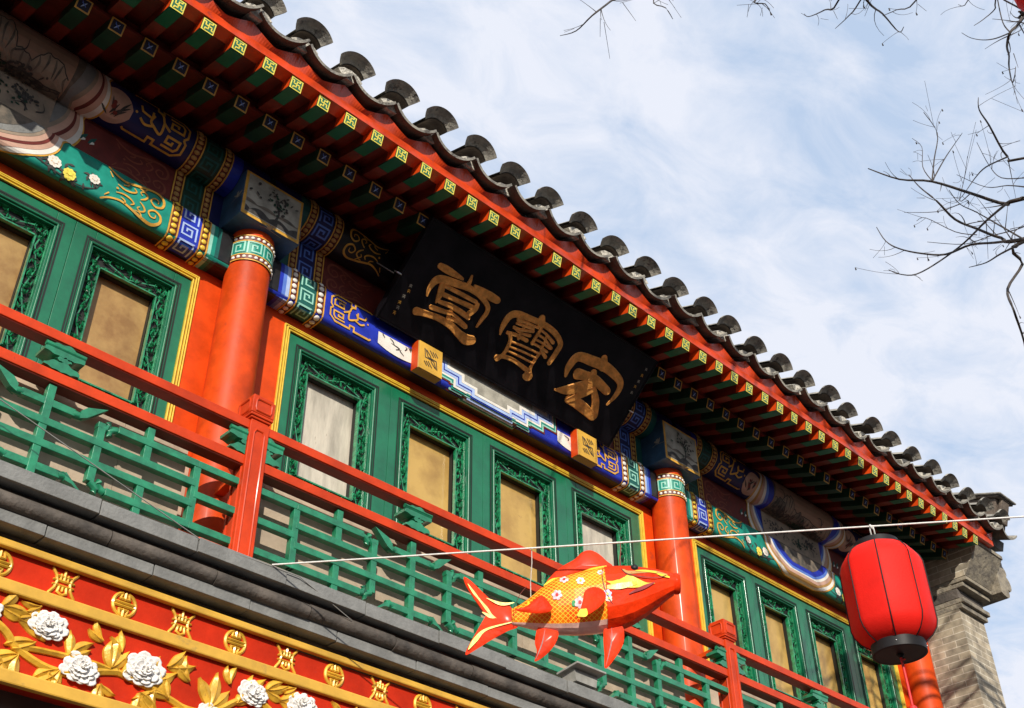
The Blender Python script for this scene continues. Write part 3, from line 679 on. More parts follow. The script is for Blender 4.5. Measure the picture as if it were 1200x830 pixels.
for P in ([(0, -q*.68), (0, q*.68)], [(-q*.68, 0), (q*.68, 0)], [(0, q*.62), (q*.66, q*.62)], [(0, -q*.62), (-q*.66, -q*.62)], [(-q*.62, 0), (-q*.62, q*.66)], [(q*.62, 0), (q*.62, -q*.66)]):
    fm.ribbon(fs, P, 'yellow_end', .005, w=w_)
for P in ([(-q, q*.62), (-q*.62, q*.62)], [(q, -q*.62), (q*.62, -q*.62)], [(q*.62, q), (q*.62, q*.62)], [(-q*.62, -q), (-q*.62, -q*.62)]): fm.ribbon(fs, P, 'yellow_end', .0045, w=w_)
b = .038
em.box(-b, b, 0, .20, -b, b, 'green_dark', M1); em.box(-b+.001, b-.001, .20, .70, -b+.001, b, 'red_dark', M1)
es = lambda u, v, h, M=M1: M @ Vector((u, -h, v))
em.poly(es, [(-b, -b), (b, -b), (b, b), (-b, b)], 'gold_line', .002); q = b*.78
em.poly(es, [(-q, -q), (q, -q), (q, q), (-q, q)], 'navy_black', .0035)
em.ribbon(es, [(-.012, -.018, .001), (.0, 0, .004), (.012, .016, .001)], 'blue_light', .005, smooth=True); em.ribbon(es, [(-.014, .008, .001), (0, .002, .003), (.012, -.01, .001)], 'blue_mid', .0055, smooth=True); em.ribbon(es, [(-.002, 0, .001), (-.014, .018, .002)], 'blue_mid', .006)
RX = [x for x in (1.470+.1822*i for i in range(-12, 45)) if x < 9.56]
RF = [1.444-.1791*12]; p1 = p2 = None
for i, x in enumerate(RX):
    if p1 is None:
        p1 = fm.build('flying_rafter', BLD, 0, loc=(RF[0], 0, 0)); p2 = em.build('eave_rafter', BLD, 0, loc=(x, 0, 0)); q1, q2 = p1.location.copy(), p2.location.copy(); xx = x
    else:
        for p, qq, xs in ((p1, q1, RF[0]+.1791*i), (p2, q2, x)):
            if p is p1 and xs > 9.42: continue
            o = p.copy(); COL.objects.link(o); o.location = qq + Vector((xs-(RF[0] if p is p1 else xx)+random.uniform(-.004, .004), random.uniform(-.006, .006), random.uniform(-.003, .003)))
XL, XR = RX[0]-.1, 9.5
m = MB()
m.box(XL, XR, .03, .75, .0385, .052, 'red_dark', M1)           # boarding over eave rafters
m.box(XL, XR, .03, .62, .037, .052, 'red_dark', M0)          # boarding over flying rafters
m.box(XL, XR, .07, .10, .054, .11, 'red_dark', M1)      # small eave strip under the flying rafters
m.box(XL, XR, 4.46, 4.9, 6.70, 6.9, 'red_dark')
m.build('soffit_boards', BLD)
# eave board with scalloped tile seat
XE = 9.63
m = MB(); ZE = 6.597; TX0, TP = 2.132, .30095
m.box(XL, XE, 3.709, 3.79, ZE, ZE+.055, 'red_eave')
def scal(x):
    t = ((x-TX0)/TP) % 1.0; t = min(t, 1-t)   # 0 at cover tile
    return ZE+.055+.014+.080*max(0, 1-(t/.5)**1)**1.25
n = int((XE-XL)/.0148); fr0 = []; fr1 = []; b0 = []
for k in range(n+1):
    x = XL+(XE-XL)*k/n; fr0.append((x, 3.712, ZE+.055)); fr1.append((x, 3.686, scal(x))); b0.append((x, 3.745, scal(x)))
m.grid([fr0, fr1], 'red_eave', False, flip=False); m.grid([fr1, b0], 'red_eave', False)
m.build('eave_board', BLD)
# eave tiles
RS = math.atan(.36)
def tile_pan():
    t = MB(); M = slope_frame(0, 3.602, 6.789, RS); r = .180; A = rad(50)
    def pt(th, rr, y, lift=0): return M @ Vector((rr*sin(th), y, -rr*cos(th)+r*cos(A)+lift-.012))
    N = 14; ths = [-A+2*A*k/N for k in range(N+1)]
    inn = [[pt(th, r, y) for th in ths] for y in (0, .12, .3, .6)]; out = [[pt(th, r+.015, y) for th in ths] for y in (0, .12, .3, .6)]
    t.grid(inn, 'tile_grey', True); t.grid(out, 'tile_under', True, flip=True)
    t.grid([inn[0], out[0]], 'tile_grey', False)
    for e in (0, N): t.face([inn[0][e], out[0][e], out[-1][e], inn[-1][e]], 'tile_grey')
    return t
def tile_cover():
    t = MB(); M = slope_frame(0, 3.632, 6.783, RS); A = rad(52); N = 14; r = .108
    ths = [-A+2*A*k/N for k in range(N+1)]
    def pt(th, rr, y, d=0): return M @ Vector((rr*sin(th), y, rr*cos(th)-.02+d))
    rows = [[pt(th, r, y) for th in ths] for y in (0, .2, .7)]; t.grid(rows, 'tile_grey', True)
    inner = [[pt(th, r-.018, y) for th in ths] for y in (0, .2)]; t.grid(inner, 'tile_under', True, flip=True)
    # raised decorated lip, flaring outwards and up
    def lip(th, s, y):
        rr = r-.012+s*(.050+.004*cos(th*2)); return pt(th*(1-.02*s), rr, y-.05*s**1.5, 0)
    for yy, fl in ((-.002, False), (.016, True)):
        t.grid([[lip(th, s, yy) for th in ths] for s in (0, .33, .66, 1)], 'tile_grey', True, flip=fl)
    t.grid([[lip(th, 1, -.002) for th in ths], [lip(th, 1, .016) for th in ths]], 'tile_grey', False)
    for e, fl in ((0, 1), (N, 0)):
        pr = [[lip(ths[e], s, -.002) for s in (0, .33, .66, 1)], [lip(ths[e], s, .016) for s in (0, .33, .66, 1)]]; t.grid(pr, 'tile_grey', False, flip=bool(fl))
    # low relief on the lip
    ff = lambda u, v, h: lip(u, v, -.002-h)
    t.ribbon(ff, [(-.7, .45), (-.35, .62), (0, .5), (.35, .62), (.7, .45)], 'tile_grey', .003, w=.06, smooth=True)
    # mortar plug, coloured dark as shade inside the arch, and the lime seat between the pans
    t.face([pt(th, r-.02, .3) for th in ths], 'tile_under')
    return t
def tile_seat():
    t = MB(); M = slope_frame(0, 3.655, 6.779, RS)
    P = [(-.085, .0), (-.05, .022), (0, .03), (.05, .022), (.085, .0), (.06, -.018), (.03, -.03), (-.03, -.03), (-.06, -.018)]
    t.prism(P, .12, 'mortar', M); return t
pt_, ct_, st_ = tile_pan(), tile_cover(), tile_seat()
base = {}
def put(key, mb, name, x, bev=0):
    jit = Vector((random.uniform(-.009, .009), random.uniform(-.018, .018), random.uniform(-.008, .008)))
    if key not in base:
        o = mb.build(name, BLD, bev, loc=(x, 0, 0)); base[key] = (o, x, o.location.copy())
    else:
        b0, x0, l0 = base[key]; o = b0.copy(); COL.objects.link(o)
        R_t = Matrix.Translation(Vector((x, 3.6, 6.74))+jit) @ Matrix.Rotation(random.gauss(0, .035), 4, 'Y') @ Matrix.Rotation(random.gauss(0, .03), 4, 'Z') @ Matrix.Translation(Vector((0, -3.6, -6.74)))
        o.matrix_parent_inverse = Matrix.Translation(-Vector(BLD.location)); o.matrix_basis = R_t
    return o
for i in range(-9, 26):
    x = TX0+TP*i
    if x < 9.85:
        put('c', ct_, 'cover_tile', x); put('s', st_, 'lime_mortar', x)
    if x+TP/2 < 9.95: put('p', pt_, 'pan_tile', x+TP/2)
# roof above: front slope with rows of cover tiles, ridge, back slope
m = MB()
M = slope_frame(0, 3.673, 6.757, RS); SLN = 5.6
m.box(XL-.2, 9.95, .06, SLN, -.10, -.02, 'tile_roof', M)
for i in range(-9, 26):
    x = TX0+TP*i
    rows = [[M @ Vector((x+.085*sin(t), y, .085*cos(t)-.03)) for t in (-1.4, -.7, 0, .7, 1.4)] for y in (.3, SLN)]; m.grid(rows, 'tile_roof', True)
yr = 3.673+SLN*cos(RS); zr = 6.757+SLN*sin(RS)
m.box(XL-.2, 9.95, yr-.15, yr+.15, zr-.1, zr+.4, 'tile_roof')
Mb = slope_frame(0, yr, zr-.05, -RS); m.box(XL-.2, 9.95, 0, 5.5, -.1, 0, 'tile_roof', Mb)
m.build('roof', BLD)

# gable end: brick pier, corbels, scalloped barge end, verge
GX0, GX1, GY = 9.41, 9.84, 4.06
for side in (0, 1):
    m = MB(); x0, x1 = (GX0, GX1) if not side else (-1.35, -.9)
    m.box(x0, x1, GY, 14.3, 0, 6.06, 'brick_wall')
    yb = 14.3; pr = [(GY+.02, 6.06), (yb, 6.06), (yb, 6.55), (yr, zr-.12), (4.3, 6.82), (GY+.02, 6.74)]
    m.face([(x0+.003, y, z) for y, z in pr][::-1], 'brick_wall'); m.face([(x1-.003, y, z) for y, z in pr], 'brick_wall')
    m.face([(x0+.003, GY+.02, 6.06), (x1-.003, GY+.02, 6.06), (x1-.003, GY+.02, 6.74), (x0+.003, GY+.02, 6.74)], 'brick_wall')
    m.build('gable_wall', BLD)
    c = MB(); e = .0
    for k, (yy, za, zb_, ex, mm) in enumerate(((4.025, 6.06, 6.105, .02, 'slab'), (4.00, 6.108, 6.15, .035, 'slab'), (4.035, 6.153, 6.24, .012, 'dark_stone'), (3.97, 6.243, 6.28, .04, 'slab'), (3.93, 6.29, 6.325, .055, 'slab'))):
        c.box(x0-.002, x1+ex, yy, GY+.3, za, zb_, mm)
    # leaning carved slab
    z0_, z1_, ya, yb_ = 6.328, 6.565, 3.93, 3.765
    for f4 in (((x0-.003, ya, z0_), (x1+.02, ya, z0_), (x1+.02, yb_, z1_), (x0-.003, yb_, z1_)), ((x0-.003, yb_, z1_), (x1+.02, yb_, z1_), (x1+.02, 4.4, z1_), (x0-.003, 4.4, z1_)), ((x0-.003, 4.4, z0_), (x0-.003, ya, z0_), (x0-.003, yb_, z1_), (x0-.003, 4.4, z1_)), ((x1+.02, ya, z0_), (x1+.02, 4.4, z0_), (x1+.02, 4.4, z1_), (x1+.02, yb_, z1_)), ((x0-.003, 4.4, z0_), (x1+.02, 4.4, z0_), (x1+.02, ya, z0_), (x0-.003, ya, z0_))):
        c.face(f4, 'brick_wall' if abs(f4[0][0]-f4[2][0]) < .001 else 'slab')
    c.box(x0-.004, x1+.03, 3.755, 4.4, z1_+.002, z1_+.04, 'slab')
    c.build('corbel', BLD, .005)
    if not side:
        b = MB(); P = [(0, 6.27), (.05, 6.235), (.115, 6.262), (.10, 6.30)]
        def arc(cx, cz, r, a0, a1, n=8): return [(cx+r*cos(rad(a0+(a1-a0)*k/n)), cz+r*sin(rad(a0+(a1-a0)*k/n))) for k in range(n+1)]
        P = [(0, 6.25), (.05, 6.23)] + arc(.10, 6.285, .06, -80, 40) + arc(.165, 6.38, .075, -70, 60) + arc(.165, 6.495, .045, -60, 60) + arc(.13, 6.575, .04, -30, 90) + [(.02, 6.68), (0, 6.68)]
        Mx = Matrix.Translation((x1+.022, 3.84, .04)); b.prism(P, .5, 'slab', Mx)
        b.build('barge_end', BLD, .006)
        v = MB(); Mv = slope_frame(0, 3.655, 6.935, RS)
        v.box(9.72, 9.93, .0, SLN, -.14, .15, 'tile_under', Mv); v.box(9.67, 9.98, -.06, SLN, .172, .19, 'tile_grey', Mv); v.box(9.69, 9.96, -.04, SLN, .151, .17, 'tile_under', Mv)
        v.box(9.76, 9.90, -.035, .0, -.06, .16, 'tile_under', Mv)
        for k in range(9): v.box(9.93, 10.07, .1+k*.3, .3+k*.3, -.10, -.06, 'tile_grey', Mv)
        v.build('verge_ridge', BLD, .008)
m = MB(); m.box(-1.35, 9.84, 13.9, 14.3, 0, 6.6, 'brick_wall'); m.build('rear_wall', BLD)

# balcony slab with moulded brick cornice ---------------------------------------
cn = MB(); CXL, CXR = -1.3, 9.40
def course(y0, z0, z1, mm, L, gap=.0022, off=0, rnd=False):
    x = CXL-off
    while x < CXR:
        x1 = min(x+L, CXR); dy = random.uniform(-.004, .004); dz = random.uniform(-.003, .003)
        if not rnd: cn.box(x+gap, x1-gap, y0+dy, 4.4, z0+dz, z1+dz, mm)
        else:
            rr = (z1-z0)/2; zc_ = (z0+z1)/2+dz; rows = []
            for xx in (x+gap, x1-gap): rows.append([(xx, y0+dy+rr*1.1-rr*1.1*cos(t), zc_+rr*sin(t)) for t in [rad(-90+18*k) for k in range(11)]])
            cn.grid(rows, mm, True, flip=True); cn.face(rows[0], mm); cn.face(rows[1][::-1], mm)
        x = x1
course(3.925, 3.900, 3.962, 'grey_stone', .43)
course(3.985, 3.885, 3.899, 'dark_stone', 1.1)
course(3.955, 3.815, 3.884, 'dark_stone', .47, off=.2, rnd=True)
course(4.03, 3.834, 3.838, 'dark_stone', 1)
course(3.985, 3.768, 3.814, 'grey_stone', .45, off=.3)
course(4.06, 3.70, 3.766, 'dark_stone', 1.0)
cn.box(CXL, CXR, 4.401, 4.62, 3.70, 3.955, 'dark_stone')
cn.build('balcony_cornice', BLD, .004)

# ground floor behind the frieze
m = MB()
m.box(-1.0, 9.45, 4.14, 4.6, 2.9, 3.70, 'shop_dark')
m.box(-1.0, 9.45, 4.5, 4.62, .0, 2.9, 'shop_dark')
for i in range(11):
    x = -.9+i*.95; m.box(x, x+.07, 4.42, 4.5, .4, 2.9, 'red_lacquer'); m.box(x+.08, x+.87, 4.46, 4.5, .9, 2.75, 'glass_dark'); m.box(x+.08, x+.94, 4.44, 4.5, .2, .8, 'red_lacquer')
m.box(-1.0, 9.45, 4.3, 4.62, 0, .2, 'grey_stone')
m.build('shopfront', BLD, .004)

# ------------------------------------------------------------------ signboard (leans out, rests on the two pegs)
TL, BL = Vector((3.3189, 3.9523, 6.5326)), Vector((3.3189, 4.445, 6.0676)); SW = 2.0480
SV = (TL-BL); SH = SV.length; SV.normalize(); SU = Vector((1, 0, 0)); SN = SU.cross(SV)
SGN = empty('signboard', BL, 'black lacquered signboard with three gold characters leaning out under the eaves', 'signboard')
sf = lambda u, v, h=0: BL + SU*u + SV*v + SN*h
def s_uv(px, py):   # pixel of the photograph -> coordinates on the board
    d = ray(px, py); t = (BL-EYE).dot(SN)/d.dot(SN); p = EYE+d*t-BL; return p.dot(SU), p.dot(SV)
m = MB(); Ms = Matrix(((SU.x, SV.x, SN.x, BL.x), (SU.y, SV.y, SN.y, BL.y), (SU.z, SV.z, SN.z, BL.z), (0, 0, 0, 1)))
m.box(0, SW, 0, SH, -.045, -.006, 'sign_black', Ms)
e = .012
m.box(e, SW-e, e, SH-e, -.006, .0, 'sign_black', Ms)
for a, b, c, d in ((0, e-.003, 0, SH), (SW-e+.003, SW, 0, SH), (e, SW-e, 0, e-.003), (e, SW-e, SH-e+.003, SH)): m.box(a, b, c, d, -.0055, .004, 'sign_black', Ms)
m.build('board', SGN, .002)
for u in (.0, SW):
    h = MB(); c = sf(u, .29, -.01); sx = -1 if u == 0 else 1
    h.tube([c+Vector((sx*.012+.02*cos(t)*sx, .02*sin(t), .02*sin(t))) for t in [k*.45 for k in range(14)]], .004, 'steel', 6); h.tube([c+Vector((sx*.03, .02, .0)), c+Vector((sx*.05, .2, .2))], .004, 'wire_grey', 6); h.build('hanging_hook', SGN)
sc = lambda x0, y0, k: (lambda x, y: s_uv(x0+x/k, y0+y/k))
PX = 1/ (1195/2.0)   # placeholder scale, refined below
def glyph(name, C, k, strokes, dome=.010):
    u0, v0 = C(0, 0); u1, v1 = C(100, 0); sc_ = sqrt((u1-u0)**2+(v1-v0)**2)/100
    u2_, v2_ = C(0, 100); sc2 = sqrt((u2_-u0)**2+(v2_-v0)**2)/100; s_ = (sc_+sc2)/2
    g_ = MB()
    for i, st in enumerate(strokes):
        P = [(*C(x, y), w*s_/2*1.14) for x, y, w in st]; wm_ = max(p[2] for p in P)
        g_.ribbon(sf, P, 'sign_gold', .006+.0006*(i % 5), smooth=True, dome=-.0025 if wm_ > .008 else .002, cap=True)
        # bright bevelled rim
    return g_.build(name, SGN)
C1 = sc(470, 290, 5.93); C2 = sc(580, 350, 5.535)
glyph('character', C1, 0, [
 [(272, 128, 34), (310, 150, 40), (360, 180, 36), (425, 218, 18)], [(492, 196, 10), (478, 235, 22), (455, 285, 30)],
 [(512, 266, 14), (560, 300, 34), (620, 340, 46), (668, 368, 40)],
 [(178, 335, 8), (195, 285, 24), (235, 235, 40), (280, 222, 44), (380, 250, 42), (470, 282, 36), (545, 330, 34), (598, 402, 28), (595, 450, 26), (560, 500, 22), (522, 552, 10)],
 [(285, 262, 34), (272, 320, 36), (240, 382, 10)], [(300, 265, 22), (400, 315, 24), (520, 380, 22)],
 [(300, 330, 26), (380, 365, 24), (490, 415, 28)], [(530, 398, 26), (510, 430, 34), (470, 462, 34)],
 [(262, 375, 22), (350, 410, 28), (430, 460, 30), (465, 490, 24)],
 [(208, 414, 28), (280, 440, 26), (340, 458, 22)], [(345, 440, 26), (325, 490, 26)], [(330, 490, 20), (390, 515, 22), (445, 552, 26)], [(345, 455, 18), (400, 500, 20), (448, 545, 18)],
 [(102, 442, 44), (170, 460, 34), (260, 492, 34), (340, 540, 40), (400, 600, 44), (450, 640, 58), (490, 645, 52)]])
glyph('character', C2, 0, [
 [(32, 232, 8), (50, 180, 26), (95, 115, 34), (150, 102, 34), (240, 135, 30), (320, 170, 30), (390, 225, 30), (424, 290, 28), (400, 345, 28), (350, 418, 24)],
 [(305, 125, 34), (300, 165, 46)], [(160, 115, 16), (155, 140, 22), (200, 155, 16), (280, 190, 12)],
 [(122, 186, 16), (180, 205, 13), (245, 212, 18)], [(140, 160, 13), (200, 180, 14), (245, 195, 18)], [(125, 190, 13), (170, 225, 14), (225, 240, 18)], [(80, 220, 18), (140, 238, 18), (205, 272, 20)], [(205, 165, 14), (175, 205, 16), (150, 260, 14)],
 [(290, 200, 13), (330, 230, 13), (374, 284, 20)], [(300, 195, 14), (270, 240, 15), (238, 292, 15)], [(272, 232, 12), (320, 262, 12), (362, 322, 18)], [(236, 285, 13), (300, 320, 13), (335, 345, 14)], [(335, 240, 13), (318, 290, 13), (300, 330, 16), (325, 378, 20)], [(255, 260, 11), (300, 285, 11), (355, 325, 12)],
 [(95, 225, 20), (98, 270, 18), (70, 335, 18), (40, 372, 18), (12, 384, 34)], [(292, 350, 15), (262, 390, 17), (228, 450, 18), (212, 500, 58)],
 [(108, 280, 11), (190, 312, 12), (285, 358, 11)], [(95, 312, 10), (180, 345, 11), (262, 385, 10)], [(78, 338, 10), (160, 375, 11), (245, 420, 10)], [(45, 372, 22), (120, 400, 20), (215, 470, 24)]])
glyph('character', C2, 0, [
 [(456, 502, 14), (480, 440, 38), (540, 378, 46), (630, 405, 52), (720, 445, 52), (800, 520, 42), (812, 570, 34), (780, 630, 26), (724, 688, 8)],
 [(708, 385, 36), (702, 440, 58)], [(535, 488, 58), (580, 500, 50), (650, 530, 52), (725, 600, 44)],
 [(640, 478, 36), (620, 540, 50), (560, 570, 56), (470, 592, 50), (388, 590, 10)],
 [(470, 658, 26), (550, 625, 40), (630, 590, 32)], [(636, 580, 34), (652, 670, 44), (640, 755, 50)], [(472, 652, 40), (550, 690, 56), (632, 765, 44)]])
for name, pts in (('inscription', [(481, 335), (479, 341), (473, 347), (468, 354), (466, 360), (462, 366)]), ('inscription', [(757, 433), (752, 440), (748, 447), (744, 453), (740, 460)])):
    for i, (px, py) in enumerate(pts):
        m = MB(); u, v = s_uv(px, py); c = 'gold_line' if i % 2 else 'grey_paper'; L = .011
        sh = random.Random(i*7+int(px))
        m.ribbon(sf, [(u-L, v+L*.5), (u+L*.8, v+L*.6)], c, .003, w=.0015); m.ribbon(sf, [(u-L*.8, v-L*.2), (u+L, v-L*.1)], c, .0033, w=.0015)
        m.ribbon(sf, [(u+sh.uniform(-.3, .3)*L, v+L), (u, v), (u-L*.6, v-L)], c, .0036, w=.0017); m.ribbon(sf, [(u, v), (u+L*.9, v-L*sh.uniform(.6, 1.1))], c, .0039, w=.0014)
        m.build('inscribed_character', SGN)

# ------------------------------------------------------------------ balcony railing
RLG = empty('balcony_railing', (4.18, 4.1, 3.962), 'red balcony railing with green openwork lattice along the upper floor', 'railing')
YR = 4.06
POSTS = [-1.09, 2.42, 5.94, 9.2]
for x in POSTS:
    m = MB(); w = .052
    m.box(x-w, x+w, YR-.01, YR+.094, 3.962, 4.70, 'red_rail')
    for z0, z1, e in ((4.70, 4.716, -.006), (4.716, 4.728, .002), (4.728, 4.742, .009), (4.742, 4.83, .010), (4.83, 4.845, .003)): m.box(x-w-e, x+w+e, YR-.01-e, YR+.094+e, z0, z1, 'red_rail')
    f = plane((x, YR-.01, 0), (1, 0, 0), (0, 0, 1)); g2 = plane((x-w, YR+.042, 0), (0, -1, 0), (0, 0, 1))
    for ff in (f, g2):
        P = [(-.028, 4.03), (-.028, 4.64), (-.018, 4.66), (.018, 4.66), (.028, 4.64), (.028, 4.03), (-.028, 4.03)]
        m.ribbon(ff, P, 'red_rail', .003, w=.004, dome=.003)
        Q = [(-.036, 4.755), (-.042, 4.77), (-.042, 4.805), (-.036, 4.818), (.036, 4.818), (.042, 4.805), (.042, 4.77), (.036, 4.755), (-.036, 4.755)]
        m.ribbon(lambda u, v, h, ff=ff: ff(u, v, h+.010), Q, 'red_rail', .003, w=.0045, dome=.003)
    m.build('post', RLG, .004)
for xa, xb in zip(POSTS, POSTS[1:]):
    for z0, z1 in ((4.660, 4.706), (4.468, 4.516)):
        m = MB(); m.box(xa+.05, xb-.05, YR, YR+.078, z0, z1, 'red_rail'); m.box(xa+.05, xb-.05, YR+.006, YR+.072, z0-.006, z0-.0002, 'red_dark'); m.build('rail', RLG, .005)
for x in POSTS:
    for z in (4.685, 4.49):
        m = MB(); m.bar((x, YR+.09, z), (x+.04, 4.45 if x < 9 else 4.6, z), .045, .03, 'red_lacquer', Vector((0, 0, 1))); m.build('tie_bar', RLG, .003)
H1, H2, H3, H4 = 4.382, 4.286, 4.187, 4.088; YL = YR+.028; T = .033
def lattice(xa, xb):
    m = MB()
    def hb(x0, x1, z, y=0): m.bar((x0, YL+y, z), (x1, YL+y, z), T, T+.004, 'green_lattice')
    def vb(x, z0, z1): m.bar((x, YL+.001, z0), (x, YL+.001, z1), T+.001, T+.001, 'green_lattice')
    def curl(x, z, sx, sz):   # ruyi-like hooked end
        m.tube([(x, YL, z), (x+sx*.018, YL, z+sz*.006), (x+sx*.034, YL, z+sz*.024), (x+sx*.028, YL, z+sz*.042)], [.0175, .018, .017, .015], 'green_lattice', 8)
    def wing(xc_, s, z, up):
        m.bar((xc_+s*.012, YL+.002, z), (xc_+s*.115, YL+.002, z), T, T, 'green_lattice')
        m.tube([(xc_+s*.112, YL, z), (xc_+s*.128, YL-.004, z-up*.004), (xc_+s*.145, YL, z)], .0185, 'green_lattice', 8)
        m.prism([(xc_+s*.135, z-.018), (xc_+s*.165, z-.014+up*.01), (xc_+s*.245, z+up*.072), (xc_+s*.16, z+.02+up*.024), (xc_+s*.135, z+.018)][::1 if s > 0 else -1], .036, 'green_lattice', Matrix.Translation((0, YL-.02, 0)))
    for k, c in enumerate((xa+.956, xb-.953)):
        vb(c, 3.964, 4.456)
        for s in (-1, 1):
            wing(c, s, H1-.006, 1); wing(c, s, H4-.002, -1)
            vb(c+s*.235, H2+.055+T/2, H1+.002-.0); 
            m.bar((c+s*.235, YL, H3), (c+s*.235, YL, H4), T, T, 'green_lattice') if False else None
            x3 = c+s*.238
            vb(x3, H4+.02, H1-.022); curl(x3, H1-.022, s, 1); curl(x3, H4+.02, s, -1)
            hb(x3+s*.07, c+s*.692, H1); curl(x3+s*.07, H1, -s, -1); hb(x3+s*.07, c+s*.692, H4); curl(x3+s*.07, H4, -s, 1)
            x2 = c+s*.452; vb(x2, H2, 4.456); vb(x2, 3.964, H3)
            vb(c+s*.692, H4-T/2, H1+T/2)
        hb(c-.692, c+.692, H2); hb(c-.692, c+.692, H3)
    mid0, mid1 = xa+.956+.692, xb-.953-.692
    for a, b in ((xa+.05, xa+.956-.692), (mid0, mid1), (xb-.953+.692, xb-.05)):
        hb(a, b, H1, .001); hb(a, b, 4.235, .001); hb(a, b, H4, .001)
    return m.build('lattice_panel', RLG, .009)
for xa, xb in zip(POSTS[:2], POSTS[1:3]): lattice(xa, xb)
# last bay holds one and a half motifs: same builder
lattice(POSTS[2], POSTS[2]+3.52) if False else lattice(POSTS[2], POSTS[3])
def vase(x, half=0):
    m = MB(); z0, z1 = 4.517, 4.653; y = YR-.002
    def lay(z, hgt, hw, d):
        n = 24; top, bot = [], []
        x0, x1 = x-hw, x+hw
        if half < 0: x1 = x
        if half > 0: x0 = x
        for t in range(n+1):
            u = x0+(x1-x0)*t/n; k = (u-x)/hw; top.append((u, z+hgt*(1-.55*k*k)+.004*sin(k*9))); bot.append((u, z+.010*k*k+.004*abs(sin(k*6))))
        P = bot+top[::-1]; m.prism(P, d, 'green_lattice', Matrix.Translation((0, y, 0)))
    lay(z0, .048, .078, .08); lay(z0+.047, .026, .035, .06); lay(z0+.068, .066, .088, .085)
    m.tube([(x-(.088 if half <= 0 else 0), y+.004, z0+.112), (x+(.088 if half >= 0 else 0), y+.004, z0+.112)], .012, 'green_lattice', 8)
    m.build('lotus_bracket', RLG, .005)
for xa, xb in zip(POSTS, POSTS[1:]):
    vase(xa+.055, 1); vase(xb-.055, -1)
    for c in (xa+.956, xb-.953): vase(c+.01)

for k, (a_, b_) in enumerate(((-.6, 2.16), (2.50, 5.60), (6.02, 9.1))):
    m = MB(); x = a_
    while x < b_-.01:
        x1 = min(b_, x+random.uniform(.7, 1.0)); m.box(x+.001, x1-.001, 4.186+random.uniform(0, .003), 4.215, 3.9625, 4.505, 'cream'); x = x1
    m.build('kick_board', RLG)

# floodlight box on the ledge
FL = empty('floodlight', (4.42, 3.96, 3.962), 'small grey box floodlight sitting on the stone ledge below the lattice', 'floodlight')
m = MB(); m.prism([(-.075, 0), (.075, 0), (.088, .062), (-.088, .062)], .09, 'lamp_grey', Matrix.Translation((4.42, 3.915, 3.972))); m.build('lamp_body', FL, .004)
m = MB(); Mh = Matrix.Translation((4.42, 3.90, 4.038)) @ Matrix.Rotation(rad(-8), 4, 'X'); m.box(-.11, .11, -.03, .12, 0, .012, 'lamp_grey', Mh); m.build('hood', FL, .003)
m = MB(); m.box(4.36, 4.48, 3.95, 3.99, 3.9625, 3.9715, 'lamp_grey'); m.build('bracket', FL)

# ------------------------------------------------------------------ carved shop frieze
FRZ = empty('carved_frieze', (4.2, 4.1, 3.24), 'red shopfront fascia with gilded characters, gold vines and white peonies', 'fascia')
YF = 4.06
m = MB(); m.box(-1.0, 9.4, YF, 4.139, 3.24, 3.735, 'red_panel'); m.build('board', FRZ)
for z0, z1, p in ((3.705, 3.735, .03), (3.545, 3.592, .025), (3.225, 3.274, .03)):
    m = MB(); m.box(-1.0, 9.4, YF-p, YF-.0005, z0, z1, 'gold_strip'); m.build('gold_strip', FRZ, .006)
ff = plane((0, YF, 0), (1, 0, 0), (0, 0, 1))
def gl(m, P, k, cx_, cz_, w): m.ribbon(ff, [(cx_+a*k, cz_+b*k, w) for a, b in P], 'gold_carved', .005, dome=.004, cap=True, w=w, smooth=False)
def round_mark():
    m = MB(); k = .047; w = .0064
    for s in (-1, 1):
        gl(m, [(s*cos(rad(t)), sin(rad(t))) for t in range(-72, 73, 12)], k, 0, 0, w)
    for b in (-.14, .14): gl(m, [(-.95, b), (.95, b)], k, 0, 0, w*.8)
    for s in (-1, 1):
        gl(m, [(0, s*.98), (0, s*.45)], k, 0, 0, w*.9); gl(m, [(-.42, s*.46), (.42, s*.46)], k, 0, 0, w*.8); gl(m, [(-.42, s*.46), (-.3, s*.8)], k, 0, 0, w*.7); gl(m, [(.42, s*.46), (.3, s*.8)], k, 0, 0, w*.7)
    return m
def square_mark():
    m = MB(); k = .047; w = .0054
    for s in (-1, 1):
        gl(m, [(s*1.05, 1.05), (s*.7, .62), (s*.55, .1), (s*.7, -.5), (s*1.05, -1.0)], k, 0, 0, w)
        gl(m, [(s*.3, .72), (s*.3, .3)], k, 0, 0, w*.8)
    for b, e in ((.58, .62), (.2, .85), (-.2, .85)): gl(m, [(-e, b), (e, b)], k, 0, 0, w*.8)
    gl(m, [(0, 1.05), (0, .3)], k, 0, 0, w); gl(m, [(-.3, -.3), (-.38, -.75), (0, -.95), (.38, -.75), (.3, -.3)], k, 0, 0, w*.9); gl(m, [(0, -.3), (0, -.6)], k, 0, 0, w*.8)
    return m
P0 = {0: round_mark(), 1: square_mark()}; mk = {}
for i in range(-9, 32):
    x = 1.437+.2525*i; t = i % 2
    if not -.9 < x < 9.3: continue
    nm = 'round_character' if t == 0 else 'square_character'
    if t not in mk:
        o = P0[t].build(nm, FRZ, 0, loc=(x, 0, 3.648)); mk[t] = (o, x)
    else:
        o = mk[t][0].copy(); COL.objects.link(o); o.location = mk[t][0].location+Vector((x-mk[t][1], 0, 0)); o.rotation_euler = (0, random.uniform(-.03, .03), 0)
        if o.rotation_euler[1]:  # keep the pivot on the mark
            o.rotation_euler = (0, 0, 0)
